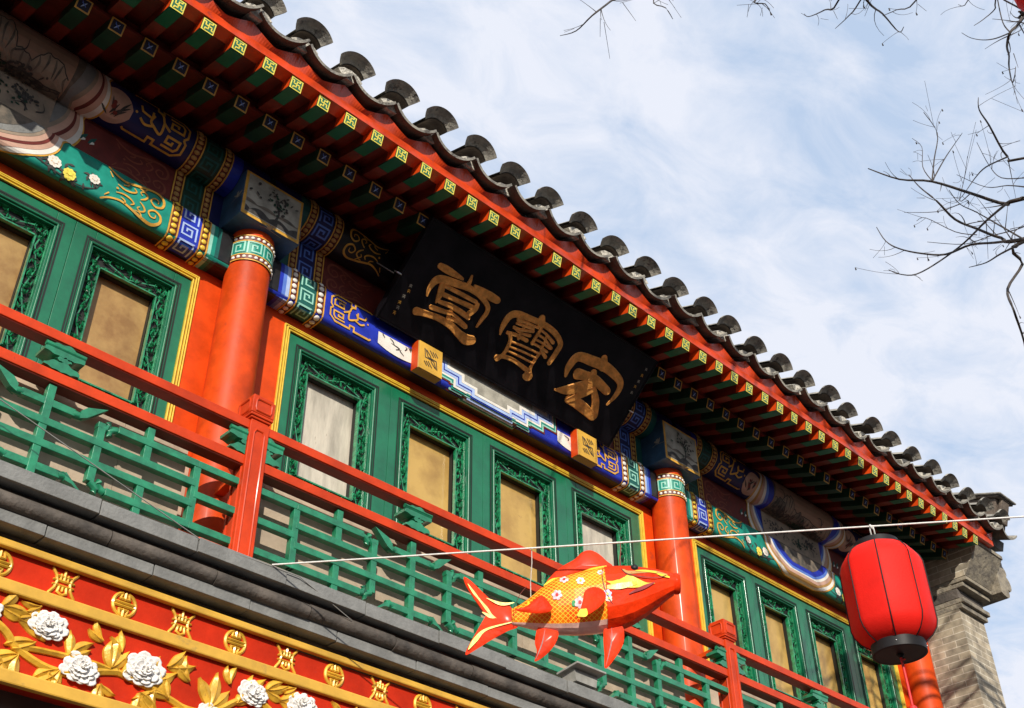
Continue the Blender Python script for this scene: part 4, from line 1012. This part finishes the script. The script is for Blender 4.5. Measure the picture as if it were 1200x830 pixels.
def peony(u, v, r, wide=1.3):
    m = MB(); rr = random; tilt = rr.uniform(-.4, .4)
    for L_, (R_l, n, bs) in enumerate(((1.0, 9, .010), (.80, 8, .014), (.60, 7, .018), (.42, 5, .022), (.25, 4, .026), (.12, 3, .029))):
        ph = rr.uniform(0, 6); N = 54; ou, ov = rr.uniform(-.06, .06)*r*L_, rr.uniform(-.06, .06)*r*L_
        am = [rr.uniform(.85, 1.1) for _ in range(n+1)]
        def pt(a, t):
            q = ((a+ph) % (2*pi))/(2*pi)*n; k = int(q) % n; lob = abs(sin(pi*(q-int(q))))**.55
            rad_ = r*R_l*t*(1-.20*(1-lob)*t)*am[k]; hh = bs+.010*t**2.2*(.35+.65*lob)+.0022*sin(a*n*2+ph)*t
            x, y = cos(a)*rad_*wide, sin(a)*rad_
            return ff(u+ou+x*cos(tilt)-y*sin(tilt)*.8, v+ov+x*sin(tilt)*.6+y*cos(tilt), hh)
        A = [2*pi*k/N for k in range(N)]
        rows = [[pt(a, t) for a in A] for t in (.05, .3, .55, .75, .9, 1.0)]
        edge = [[p+Vector((0, .0035, 0)) for p in rows[-1]], [ff(u+ou+cos(a)*r*R_l*wide*.6, v+ov+sin(a)*r*R_l*.6, bs-.008) for a in A]]
        m.grid(rows+edge, 'white_relief', True, True)
    return m.build('peony', FRZ)
def leafc(m, u, v, an, L, n=3, c='gold_carved'):
    for k in range(n):
        a = an+(k-(n-1)/2)*.62; l = L*(1 if k == (n-1)//2 else .82); b = random.choice((-.35, .35))
        pts = [(u, v, .004), (u+cos(a)*l*.3, v+sin(a)*l*.3, L*.13), (u+cos(a+b*.3)*l*.65, v+sin(a+b*.3)*l*.65, L*.15), (u+cos(a+b*.6)*l, v+sin(a+b*.6)*l, .0012)]
        m.ribbon(ff, pts, c, .006+.002*k, smooth=True, dome=.009)
        m.ribbon(lambda q, r_, h, k=k: ff(q, r_, h+.0145+.002*k), [(p[0], p[1]) for p in pts[:3]], c, 0, w=.0022, smooth=True, dome=.003)
def vine(m, P, w): m.ribbon(ff, [(*p, w) for p in P], 'gold_carved', .008, smooth=True, dome=.008)
def repeat(x0):
    """one length of the running peony vine, x0 at its left end, about 0.98 m"""
    X = lambda a: x0+a
    m = MB()
    vine(m, [(X(.0), 3.44), (X(.06), 3.41), (X(.12), 3.36), (X(.24), 3.325), (X(.36), 3.335), (X(.44), 3.37), (X(.5), 3.385)], .013)
    vine(m, [(X(.14), 3.375), (X(.26), 3.385), (X(.4), 3.39), (X(.47), 3.385)], .010)
    vine(m, [(X(.5), 3.385), (X(.57), 3.375), (X(.66), 3.36), (X(.74), 3.34), (X(.8), 3.325), (X(.88), 3.33), (X(.95), 3.36), (X(1.02), 3.41), (X(1.08), 3.44)], .012)
    vine(m, [(X(.93), 3.35), (X(1.02), 3.365), (X(1.1), 3.355), (X(1.17), 3.32)], .009)
    for a, z, an, L, n in ((.02, 3.49, .2, .09, 3), (.09, 3.465, .1, .10, 2), (.17, 3.40, -2.7, .09, 2), (.12, 3.34, -2.3, .10, 3), (.28, 3.33, -2.2, .10, 3), (.47, 3.39, 1.35, .10, 3), (.52, 3.385, .55, .12, 2), (.6, 3.37, .6, .13, 2), (.6, 3.33, -.9, .09, 3), (.66, 3.36, -2.0, .08, 2), (.8, 3.325, -1.9, .08, 3), (.9, 3.35, 1.25, .12, 3), (.87, 3.33, -1.3, .10, 3), (1.02, 3.40, .8, .08, 2), (1.08, 3.44, 1.5, .09, 2), (.16, 3.535, -2.6, .06, 2), (.30, 3.39, .9, .09, 3), (.42, 3.48, 2.6, .07, 2), (.70, 3.46, .4, .10, 2), (.72, 3.34, 2.3, .08, 3), (.44, 3.32, -1.2, .07, 3), (.5, 3.46, 1.9, .07, 2), (.8, 3.43, 2.4, .08, 2), (.24, 3.31, -1.0, .07, 2), (.06, 3.31, -1.6, .08, 3), (.98, 3.47, 1.8, .07, 2)):
        leafc(m, X(a), z, an, L*1.25, n)
    m.build('gilded_vine', FRZ)
    for a, z, r in ((.20, 3.472, .060), (.355, 3.35, .062), (.60, 3.415, .070), (.905, 3.318, .05), (1.09, 3.455, .058)): peony(X(a), z, r)
for k in range(-2, 8): repeat(1.465+(k)*1.13 if k != 0 else 1.465)

# ------------------------------------------------------------------ rope, fish lantern, red lantern, wire
A0 = onY(319, 662, 3.918); LD = 4.9; A1 = atD(1021, 617, LD); RD = (A1-A0)
m = MB(); END = A0+RD*3.3
def rope_at(px):
    lo, hi = 0, 3
    for _ in range(50):
        t = (lo+hi)/2; p = A0+RD*t-EYE; q = 600+FPX*p.dot(r2)/p.dot(fwd)
        if q < px: lo = t
        else: hi = t
    return A0+RD*lo
m.tube([A0+RD*t for t in (0, .3, .6, 1, 1.4, 2, 3.3)], .0036, 'rope_white', 8)
tag(m.build('rope'), 'white rope stretched from the stone ledge across the front of the building', 'rope')
m = MB(); w0, w1 = onY(-160, 395, 3.99), onY(240, 636, 3.925); w2 = onY(351, 676, 3.92); w3 = onY(412, 727, 3.95)
m.tube([w0, onY(0, 468, 3.985), w1, onY(300, 657, 3.922), w2, w3], .0024, 'wire_grey', 6)
tag(m.build('thin_wire'), 'thin grey wire running diagonally down over the green lattice to the ledge', 'wire')

# red lantern
LT = atD(1021, 617, LD)
dirx = Vector((cos(YAW), -sin(YAW), 0))
LC = LT + Vector((0, 0, 0)); pxm = LD/FPX
# axis hangs slightly out of plumb in the wind
top = LT; LH = .50
LAN = empty('red_lantern', LT, 'round-shouldered red paper lantern with black ribs and black caps hanging from the rope', 'lantern')
ax = Vector((.012, .0, -1)).normalized(); LB_ = .455
ex = (Vector((1, 0, 0)) - ax*ax.x).normalized(); ey = ax.cross(ex)
O = atD(1027, 642, LD)
Lf = lambda x, y, z: O + ex*x + ey*y + ax*z
nS = 8; RR = .200; prof = [(.085, .0), (.128, .012), (.163, .034), (.190, .066), (.199, .09), (.200, .15), (.200, .28), (.199, .345), (.190, .372), (.165, .402), (.130, .424), (.09, .436)]
k_ = LB_/.46; prof = [(r*.815, z*k_) for r, z in prof]
m = MB(); ribs = MB()
def seg_r(a, r):   # slightly bulged panels between ribs
    d = (a/(2*pi)*nS) % 1; ch = cos(pi/nS)/cos((d-.5)*2*pi/nS); return r*(.45+.55*ch)
PH = .33
rows = [[Lf(seg_r(2*pi*j/64, r)*cos(2*pi*j/64+PH), seg_r(2*pi*j/64, r)*sin(2*pi*j/64+PH), z) for j in range(64)] for r, z in prof]
m.grid(rows, 'lantern_red', True, True, flip=True); m.build('shade', LAN)
for j in range(nS):
    a = 2*pi*j/nS; rb = MB()
    rb.tube([Lf((r+.0015)*cos(a+PH), (r+.0015)*sin(a+PH), z) for r, z in prof], .0024, 'black_plastic', 6); rb.build('rib', LAN)
def cyl(mb, r0, r1, z0, z1, mm, cap):
    n = 40; A = [Lf(r0*cos(2*pi*k/n), r0*sin(2*pi*k/n), z0) for k in range(n)]; B = [Lf(r1*cos(2*pi*k/n), r1*sin(2*pi*k/n), z1) for k in range(n)]
    mb.grid([A, B], mm, True, True, flip=True); mb.face(A if cap == 0 else B[::-1], mm)
m = MB(); cyl(m, .090, .096, -.016, .016, 'black_plastic', 0); m.build('top_cap', LAN)
m = MB(); zb = prof[-1][1]; cyl(m, .104, .104, zb-.014, zb+.026, 'black_plastic', 1); n = 40
A = [Lf(.104*cos(2*pi*k/n), .104*sin(2*pi*k/n), zb+.026) for k in range(n)]; B = [Lf(.095*cos(2*pi*k/n), .095*sin(2*pi*k/n), zb+.0275) for k in range(n)]
m.grid([A, B], 'black_plastic', True, True, flip=True)
for k in range(4): m.dome(lambda u, v, h: Lf((.104+h)*cos(u), (.104+h)*sin(u), v), PH+.8+k*pi/2, zb+.008, .03, .0035, .003, 'steel', n=8)
fz = lambda u, v, h: Lf(u, v, zb+.0275+h)
m.dome(fz, 0, 0, .014, .014, .012, 'black_plastic'); m.build('bottom_cap', LAN)
m = MB(); m.disc(fz, .045, -.012, .010, .007, 'lantern_red', .002); m.build('sticker', LAN)
m = MB(); c0 = Lf(0, 0, zb+.03); drop = [c0, c0+Vector((.004, 0, -.05)), c0+Vector((.006, 0, -.12)), c0+Vector((.008, 0, -.2))]
m.tube(drop, .0055, 'tassel', 8); m.lathe([(.001, -.19), (.014, -.2), (.018, -.215), (.012, -.23), (.02, -.25), (.028, -.45), (.02, -.46)], c0+Vector((.008, 0, 0)), 'tassel', 16); m.build('tassel', LAN)
m = MB(); hk = Lf(0, 0, -.014)
for s in (-1, 1): m.tube([LT+dirx*(.006*s)+Vector((0, 0, .004)), LT+dirx*.008*s+Vector((0, 0, -.02)), hk+dirx*.006*s], .003, 'rope_white', 6)
m.tube([LT+Vector((.009*cos(t), .009*sin(t)*.3, .009*sin(t)-.002)) for t in [k*.5 for k in range(14)]], .003, 'rope_white', 6); m.build('hanging_loop', LAN)

# carp lantern
FD_ = 4.95; FO = atD(670, 700, FD_); fs_ = FD_/FPX
FISH = empty('carp_lantern', FO, 'orange and gold carp-shaped cloth lantern hanging from the rope by strings', 'lantern')
fx = dirx; fy = Vector((sin(YAW), cos(YAW), 0)); fzv = Vector((0, 0, 1))
def FP_(x, y): return ((520+x/4)-670)*fs_, -((620+y/4)-700)*fs_/.917     # crop pixel -> local x, z
Fl = lambda x, z, y=0: FO + fx*x + fy*y + fzv*z
FM = Matrix(((fx.x, fy.x, 0, FO.x), (fx.y, fy.y, 0, FO.y), (0, 0, 1, FO.z), (0, 0, 0, 1)))
secs = [(318, 408, 38, .5), (360, 402, 52, .55), (405, 392, 74, .6), (460, 378, 104, .6), (530, 364, 130, .6), (610, 354, 144, .6), (690, 344, 150, .6), (760, 334, 152, .62)]
hsec = [(757, 334, 154, .64), (820, 326, 148, .66), (880, 315, 136, .68), (945, 299, 112, .70), (1005, 283, 87, .74), (1055, 270, 62, .8), (1080, 266, 50, .9)]
def ring(x, zc_, hh, k, n=28, head=False):
    n = 14 if head else n
    lx, lz = FP_(x, zc_); h = hh/4*fs_/.96; out = []
    for j in range(n):
        a = 2*pi*j/n; c, s = cos(a), sin(a); p = .8 if head else .92
        out.append(Vector((lx, h*k*abs(c)**p*(1 if c > 0 else -1), lz+h*abs(s)**p*(1 if s > 0 else -1))))
    return out
def loft(name, S_, mm, head=False, belly=None):
    m = MB(); R_s = [ring(*s_, head=head) for s_ in S_]; n = 14 if head else 28
    for i in range(len(R_s)-1):
        for j in range(n):
            jj = (j+1) % n; a = 2*pi*(j+.5)/n; c = mm
            if belly and sin(a) < -.72: c = belly
            if belly and sin(a) > .86: c = 'fish_yellow'
            m.face([R_s[i][j], R_s[i][jj], R_s[i+1][jj], R_s[i+1][j]][::-1], c, not head)
    if head: m.face(R_s[-1], 'fish_red')
    o = m.build(name, FISH); o.location = (0, 0, 0)
    me = o.data
    return o
FISH.matrix_world = FM
def fobj(m, name, **k):
    o = m.build(name, FISH, **k); o.location = (0, 0, 0); return o
def refine(S_, n=4):
    out = []
    for a, b in zip(S_, S_[1:]): out += [tuple(a[j]+(b[j]-a[j])*k/n for j in range(4)) for k in range(n)]
    return out+[S_[-1]]
loft('body', refine(secs, 3), 'fish_scales', belly='fish_belly')
hd = loft('head', refine(hsec, 1), 'fish_red', head=True)
ml = lambda x, y, yy=0: (lambda q: Vector((q[0], yy, q[1])))(FP_(x, y))
def fin(name, P, y0, y1, th, c='fish_red', ridge=None, lean=0):
    """outline in crop pixels; spreads from y0 at the root to y1 at the tip, given a padded cloth thickness"""
    m = MB(); n = len(P); cx_ = sum(p[0] for p in P)/n; cy_ = sum(p[1] for p in P)/n
    rt = Vector(P[0][:2]); mx_ = max((Vector(p[:2])-rt).length for p in P)
    def yy(p): return y0+(y1-y0)*(Vector(p[:2])-rt).length/mx_
    pts = []
    for a, b, c_, d in zip([P[-1]]+P[:-1], P, P[1:]+[P[0]], P[2:]+P[:2]):
        for k in range(5):
            t = k/5; pts.append(tuple(.5*(2*b[j]+(c_[j]-a[j])*t+(2*a[j]-5*b[j]+4*c_[j]-d[j])*t*t+(3*b[j]-a[j]-3*c_[j]+d[j])*t**3) for j in range(2)))
    N = len(pts)
    for sg in (-1, 1):
        rows = []
        for s_ in (1, .85, .5, 0):
            rows.append([ml(cx_+(p[0]-cx_)*s_, cy_+(p[1]-cy_)*s_, yy((cx_+(p[0]-cx_)*s_, cy_+(p[1]-cy_)*s_))+sg*th*sqrt(max(0, 1-s_*s_))) for p in pts])
        m.grid(rows, c, True, True, flip=sg < 0)
    if ridge:
        for R3, cc, w in ridge:
            g3 = lambda u, v, h: ml(u, v, yy((u, v))-th-h)
            nn = len(R3)-1; m.ribbon(g3, [(*p, max(.6, w*1.5*sin(pi*(.08+.86*i/nn))*(1+.35*sin(i*2.3)))) for i, p in enumerate(R3)], cc, .0025, smooth=True)
    return fobj(m, name)
fin('tail', [(335, 405), (300, 345), (240, 338), (185, 290), (130, 235), (92, 212), (105, 260), (150, 330), (190, 385), (218, 430), (170, 480), (120, 530), (106, 572), (160, 545), (230, 505), (300, 470), (345, 452)], 0, .01, .007, ridge=[([(112, 250), (140, 292), (170, 330), (200, 368), (222, 398), (246, 415)], 'fish_yellow', 4), ([(330, 345), (270, 350), (200, 320)], 'fish_yellow', 4), ([(118, 552), (150, 510), (200, 465), (320, 435)], 'fish_yellow', 6), ([(180, 385), (215, 405), (240, 415)], 'fish_yellow', 4)])
fin('dorsal_fin', [(485, 250), (520, 205), (565, 170), (620, 140), (660, 105), (700, 96), (740, 115), (775, 150), (800, 175), (740, 190), (640, 212), (560, 235)], 0, .0, .005)
fin('pectoral_fin', [(745, 355), (700, 338), (655, 360), (640, 410), (622, 465), (605, 492), (650, 480), (710, 440), (745, 395)], -.115, -.16, .006, ridge=[([(612, 488), (640, 470), (655, 450)], 'fish_yellow', 11)])
fin('pectoral_fin', [(745, 470), (735, 520), (735, 590), (735, 652), (780, 610), (825, 540), (828, 470), (790, 462)], -.02, -.02, .005, ridge=[([(775, 475), (770, 540), (738, 645)], 'red_dark', 1.5)])
fin('pelvic_fin', [(500, 400), (460, 358), (425, 375), (385, 410), (330, 430), (400, 440), (460, 438), (498, 425)], -.085, -.11, .006)
fin('pelvic_fin', [(440, 465), (422, 530), (430, 575), (420, 617), (470, 590), (515, 540), (530, 488), (490, 470)], -.02, -.02, .005, ridge=[([(470, 478), (455, 540), (424, 612)], 'red_dark', 1.5)])
def side(x, zc_, hh, k, px, py):   # point on camera-side flank at crop pixel
    lx, lz = FP_(px, py); _, z0 = FP_(px, zc_); h = hh/4*fs_/.96; s = max(-.97, min(.97, (lz-z0)/h)); return lx, lz, -h*k*sqrt(1-s*s)
def flank(px, py, off=.004):
    SS = secs+hsec[1:]
    for a, b in zip(SS, SS[1:]):
        if a[0] <= px <= b[0]:
            t = (px-a[0])/(b[0]-a[0]); q = [a[j]+(b[j]-a[j])*t for j in range(4)]
            lx, lz, y = side(*q, px, py); return Vector((lx, y-off, lz))
    return ml(px, py)
gf = lambda u, v, h: flank(u, v, .002+h)
for px, py, c, r in ((565, 262, 'fish_pink', 22), (640, 280, 'white_paint', 20), (528, 345, 'fish_pink', 24), (632, 385, 'fish_pink', 26), (760, 352, 'blue_light', 20), (735, 238, 'white_paint', 15), (765, 372, 'white_paint', 16)):
    m = MB()
    for k in range(6):
        a = 2*pi*k/6+px; m.disc(gf, px+cos(a)*r*.55, py+sin(a)*r*.55, r*.5, r*.4, c, .001+.0004*k, a, 10)
    m.disc(gf, px, py, r*.3, r*.3, 'fish_yellow' if c != 'fish_pink' else 'tassel', .005, 0, 10)
    if px == 632: m.disc(gf, 603, 388, 10, 14, 'green_bright', .002)
    fobj(m, 'printed_flower')
m = MB(); m.ribbon(gf, [(756, 272, 16), (790, 276, 34), (840, 286, 38), (890, 298, 26), (945, 302, 8), (985, 292, 3)], 'fish_yellow', .002, smooth=True); fobj(m, 'gilt_patch')
m = MB(); m.ribbon(gf, [(760, 320, 8), (820, 318, 14), (900, 300, 8)], 'fish_yellow', .0028, smooth=True); fobj(m, 'gilt_patch')
m = MB(); m.ribbon(gf, [(835, 215, 3), (860, 245, 9), (920, 240, 8), (985, 232, 7), (1050, 245, 4)], 'ochre', .0035, smooth=True); fobj(m, 'gilt_patch')
m = MB(); m.ribbon(gf, [(900, 235, 3), (950, 232, 7), (1000, 238, 6)], 'fish_yellow', .0045, smooth=True); fobj(m, 'gilt_patch')
m = MB(); m.ribbon(gf, [(828, 210, 2), (850, 250, 2.5), (900, 266, 2.5), (990, 268, 2), (1045, 250, 2)], 'red_dark', .0052, smooth=True); fobj(m, 'gill_seam')
m = MB(); m.ribbon(gf, [(860, 352, 2), (930, 318, 8), (985, 290, 2)], 'crimson', .003, smooth=True); fobj(m, 'gilt_patch')
m = MB(); m.ribbon(gf, [(752, 200, 1.5), (742, 250, 2), (746, 310, 2), (765, 370, 2), (800, 420, 1.5)], 'red_dark', .004, smooth=True); fobj(m, 'gill_seam')
m = MB(); m.ribbon(gf, [(640, 222, 3), (700, 205, 9), (770, 190, 5)], 'fish_yellow', .004, smooth=True); fobj(m, 'gilt_patch')
m = MB(); m.ribbon(gf, [(470, 275, 3), (510, 250, 7), (560, 240, 3)], 'fish_yellow', .004, smooth=True); fobj(m, 'gilt_patch')

m = MB(); lx, lz = FP_(1078, 264); r0 = 46/4*fs_
m.grid([[Vector((lx+dx_, rr_*.9*cos(2*pi*k/24), lz+rr_*sin(2*pi*k/24))) for k in range(24)] for dx_, rr_ in ((-.012, r0*.95), (.012, r0*1.12), (.026, r0*1.1), (.030, r0*.95), (.012, r0*.7), (-.01, r0*.3))], 'fish_red', True, True, flip=True)
fobj(m, 'mouth')
m = MB(); m.ribbon(gf, [(1000, 245, 3), (1030, 250, 8), (1060, 258, 3)], 'fish_yellow', .0035, smooth=True); fobj(m, 'gilt_patch')
m = MB(); m.ribbon(gf, [(395, 350, 3), (398, 385, 7), (400, 420, 3)], 'fish_yellow', .0035, smooth=True); fobj(m, 'gilt_patch')
m = MB(); e0 = flank(897, 218, 0); 
m.lathe([(.016, 0), (.017, .006), (.012, .014), (.004, .018), (.0005, .0185)], (0, 0, 0), 'steel', 16, mats=['steel', 'black_plastic', 'black_plastic', 'black_plastic'])
o = fobj(m, 'eye'); o.rotation_euler = (rad(62), 0, 0); o.location = e0
inv = FM.inverted()
for px, (ax_, ay_), nm in ((623, (408, 315), 'string'), (727, (838, 175), 'string')):
    m = MB(); t0 = inv @ rope_at(px); t1 = ml(ax_, ay_); t1.y = 0
    m.tube([t0, t0*.7+t1*.3+Vector((.002, 0, 0)), t0*.3+t1*.7-Vector((.002, 0, 0)), t1], .0022, 'rope_white', 6)
    m.tube([t0+Vector((.006*cos(t), .006*sin(t), .004*sin(t))) for t in [k*.6 for k in range(12)]], .002, 'rope_white', 5); fobj(m, nm)
m = MB(); m.tube([ml(390, 290, -.05), ml(360, 330, -.06), ml(325, 400, -.06), ml(330, 440, -.03)], .0012, 'red_dark', 5); fobj(m, 'loose_thread')

# ------------------------------------------------------------------ bare street tree on the right, its twigs over the picture's upper right
TR = Vector((END.x+.05, END.y-.12, 0))
TREE = empty('bare_tree', TR, 'leafless dark-branched street tree reaching in from the right edge of the sky', 'tree')
trunk = MB(); trunk.tube([TR+Vector(p) for p in ((0, 0, 0), (.03, .02, 1.2), (0, .05, 2.6), (-.08, .12, 4.2), (-.1, .3, 5.6), (-.15, .5, 7.2))], [.26, .22, .20, .17, .13, .10], 'bark', 14)
trunk.build('trunk', TREE)
br = MB()
rt = random.Random(11)
def twig(P, d, w0, w1, sub=1, jit=.0):
    """a branch drawn through sight lines at distances drifting around d"""
    n = len(P); pts = []; R3 = []
    for i, (x, y) in enumerate(P):
        dd = d+(.5*sin(i*1.3+x*.01)) if not isinstance(d, (list, tuple)) else d[i]
        pts.append(atD(x, y, dd)); R3.append(.8*(w0+(w1-w0)*i/(n-1)))
    Q = []; QR = []
    for i in range(n-1):
        a, b, c, e = pts[max(i-1, 0)], pts[i], pts[i+1], pts[min(i+2, n-1)]
        for k in range(4):
            t = k/4; Q.append(.5*(2*b+(c-a)*t+(2*a-5*b+4*c-e)*t*t+(3*b-a-3*c+e)*t**3)); QR.append(R3[i]+(R3[i+1]-R3[i])*t)
    Q.append(pts[-1]); QR.append(R3[-1]); br.tube(Q, QR, 'bark', 6)
    for _ in range(int(sub*1.4*(n-1))):
        i = rt.randrange(2, len(Q)-1); t = (Q[i+1]-Q[i]).normalized(); v = Vector((rt.gauss(0, 1), rt.gauss(0, 1), rt.gauss(0, 1))); v = (v-t*v.dot(t)).normalized()
        L = rt.uniform(.06, .28); p0 = Q[i]; r0 = max(.0016, QR[i]*.45)
        cv = Vector((rt.gauss(0, .25), rt.gauss(0, .25), rt.gauss(.1, .3))); br.tube([p0+((t*.6+v*.6)*q+cv*q*q)*L for q in (0, .2, .4, .6, .8, 1)], [max(.0011, r0*(1-q*.75)) for q in (0, .2, .4, .6, .8, 1)], 'bark', 5)
        if rt.random() < .35:
            p1 = p0+(t*.5+v*.6)*L*.5; v2 = v+Vector((rt.gauss(0, .6), rt.gauss(0, .6), rt.gauss(0, .6))); br.tube([p1, p1+v2*L*.4], [r0*.7, .001], 'bark', 5)
        if rt.random() < .2: e_ = p0+(t*.6+v*.6+cv)*L; br.tube([e_, e_+Vector((.004, 0, -.016))], [.003, .0045], 'bark', 6)
X5 = lambda pts: [(1000+a/2.765, 100+b/2.765) for a, b in pts]
D = 7.6
T2 = lambda p: p
twig([(1420, 190)]+X5([(560, 365), (495, 385), (380, 350), (255, 312), (150, 305), (48, 270)]), D, .022, .004)
twig(X5([(495, 385), (430, 440), (360, 510), (280, 570), (205, 612), (150, 612), (115, 598)]), D, .010, .003)
twig([(1400, 240)]+X5([(560, 500), (480, 495), (400, 465), (330, 435), (270, 375), (215, 330), (180, 290)]), D, .018, .0028)
twig(X5([(560, 497), (460, 510), (380, 517), (300, 548), (220, 545), (150, 530), (105, 505), (75, 460)]), D, .013, .0028)
twig(X5([(560, 505), (480, 545), (430, 575), (375, 590)]), D, .010, .0028)
twig(X5([(553, 500), (470, 452), (400, 412), (345, 385), (310, 340)]), D, .008, .0024)
twig(X5([(560, 455), (520, 470), (440, 490), (360, 515), (240, 508)]), D, .006, .0022)
twig(X5([(255, 312), (262, 240), (272, 155), (228, 88)]), D, .006, .0026, 1)
twig(X5([(255, 312), (295, 240), (325, 195), (353, 155)]), D, .006, .002, 1)
twig(X5([(255, 310), (225, 265), (222, 200), (190, 172)]), D, .004, .0018, 1)
twig(X5([(380, 350), (345, 375), (360, 300), (370, 230)]), D, .004, .0018, 1)
twig(X5([(345, 385), (270, 410), (165, 412)]), D, .004, .002, 1)
twig(X5([(400, 485), (330, 475), (235, 430), (205, 440)]), D, .004, .0022, 1)
twig([(1380, 150)]+X5([(560, 235), (500, 232), (440, 130), (408, 80), (405, 40)]), D, .014, .0026)
twig(X5([(500, 232), (430, 265), (395, 300), (360, 350), (335, 380)]), D, .007, .002, 1)
twig(X5([(560, 330), (500, 325), (430, 330), (335, 290)]), D, .006, .002, 1)
twig(X5([(560, 300), (480, 300), (440, 260), (400, 185)]), D, .005, .002, 1)
twig([(1420, 230)]+X5([(560, 500), (548, 580), (500, 660), (520, 730), (553, 830), (575, 950)]), D, .016, .006, 1)
X8 = lambda pts: [(1080+a/8.3, b/8.3) for a, b in pts]
twig([(1400, -120)]+X8([(1100, 60), (990, 160), (930, 250), (860, 320), (830, 450), (850, 540), (850, 650), (880, 800), (905, 740), (915, 650)]), D-.3, .016, .0022, 1)
twig(X8([(860, 320), (720, 375), (600, 390), (480, 370), (390, 320)]), D-.3, .006, .0018, 0)
twig(X8([(1100, 240), (960, 220), (830, 200), (690, 185)]), D-.3, .006, .002, 1)
twig(X8([(860, 315), (790, 220), (740, 0), (720, -160)]), D-.3, .005, .004, 0)
twig([(1180, -60)]+X8([(720, 0), (712, 90), (600, 190), (510, 250)]), D-.3, .008, .002, 0)
twig([(1420, 60)]+X8([(1100, 160), (990, 100), (800, 0)]), D-.3, .012, .006, 0)
XT = lambda pts: [(640+a/2.143, b/2.143) for a, b in pts]
DT = 6.8
twig([(830, -120)]+XT([(200, -30), (160, 5), (115, 40), (75, 78), (35, 90)]), DT, .011, .0022, 1)
twig([(800, -60)]+XT([(270, -5), (300, 20), (318, 48)]), DT, .006, .002, 1)
twig([(960, -60)]+XT([(530, -5), (550, 10), (562, 26)]), DT, .007, .002, 2)
twig([(1020, -100)]+XT([(735, 0), (700, 25), (660, 42), (648, 35)]), DT, .008, .002, 1)
twig([(1060, -90)]+XT([(790, 0), (760, 40), (726, 72)]), DT, .007, .002, 1)
twig([(960, -80)]+XT([(800, -5), (845, 35), (885, 80), (898, 68)]), DT, .010, .0024, 1)
twig([(1120, -90)]+XT([(930, 0), (880, 25), (845, 40)]), DT, .007, .002, 1)
twig([(1160, -80)]+XT([(1060, 0), (1035, 12)]), DT, .005, .002, 1)
# limbs that carry those twigs back to the trunk, all above or right of the picture
def limb(a, d, b, r0, r1, n=7):
    a = atD(*a, d) if not isinstance(a, Vector) else a
    pts = [b.lerp(a, k/n)+Vector((.1*sin(k*2.1), .1*cos(k*1.7), .12*sin(pi*k/n))) if 0 < k < n else b.lerp(a, k/n) for k in range(n+1)]
    br.tube(pts, [.7*(r0+(r1-r0)*k/n) for k in range(n+1)], 'bark', 10)
tt = lambda z: TR+Vector((-.1, .25, z))
hubA = atD(1520, 190, D); hubB = atD(1010, -330, 7.3)
limb(hubA, 0, tt(4.6), .11, .075); limb(hubB, 0, tt(7.0), .06, .025)
for a, d, h, r0, r1 in (((1420, 190), D, hubA, .05, .02), ((1400, 240), D, hubA, .045, .017), ((1380, 150), D, hubA, .04, .013), ((1420, 230), D, hubA, .04, .015), ((1400, -120), D-.3, hubA, .05, .015), ((1420, 60), D-.3, hubA, .04, .011), ((1180, -60), D-.3, hubB, .025, .008), ((830, -120), DT, hubB, .03, .010), ((960, -60), DT, hubB, .02, .007), ((1060, -90), DT, hubB, .02, .007), ((960, -80), DT, hubB, .025, .009), ((1120, -90), DT, hubB, .02, .006), ((1160, -80), DT, hubB, .015, .005), ((800, -60), DT, hubB, .02, .006), ((1020, -100), DT, hubB, .02, .007)): limb(a, d, h, r0, r1)
br.build('crown', TREE)
# sliver of another red lantern hung in the tree at the frame's corner
lc = atD(1214, -14, 7.2)
L2 = empty('tree_lantern', lc, 'corner of a pinkish red lantern hanging among twigs at the top right corner', 'lantern')
m = MB(); m.lathe([(.05, .13), (.10, .12), (.13, .07), (.135, 0), (.13, -.07), (.10, -.12), (.05, -.13)], lc, 'lantern_red', 24); m.build('shade', L2)
for z in (.13, -.14):
    m = MB(); m.lathe([(.001, z), (.055, z), (.055, z+.012), (.001, z+.012)], lc, 'black_plastic', 20); m.build('cap', L2)
m = MB(); m.tube([lc+Vector((0, 0, .14)), lc+Vector((0, 0, .4))], .003, 'rope_white', 6); m.build('cord', L2)
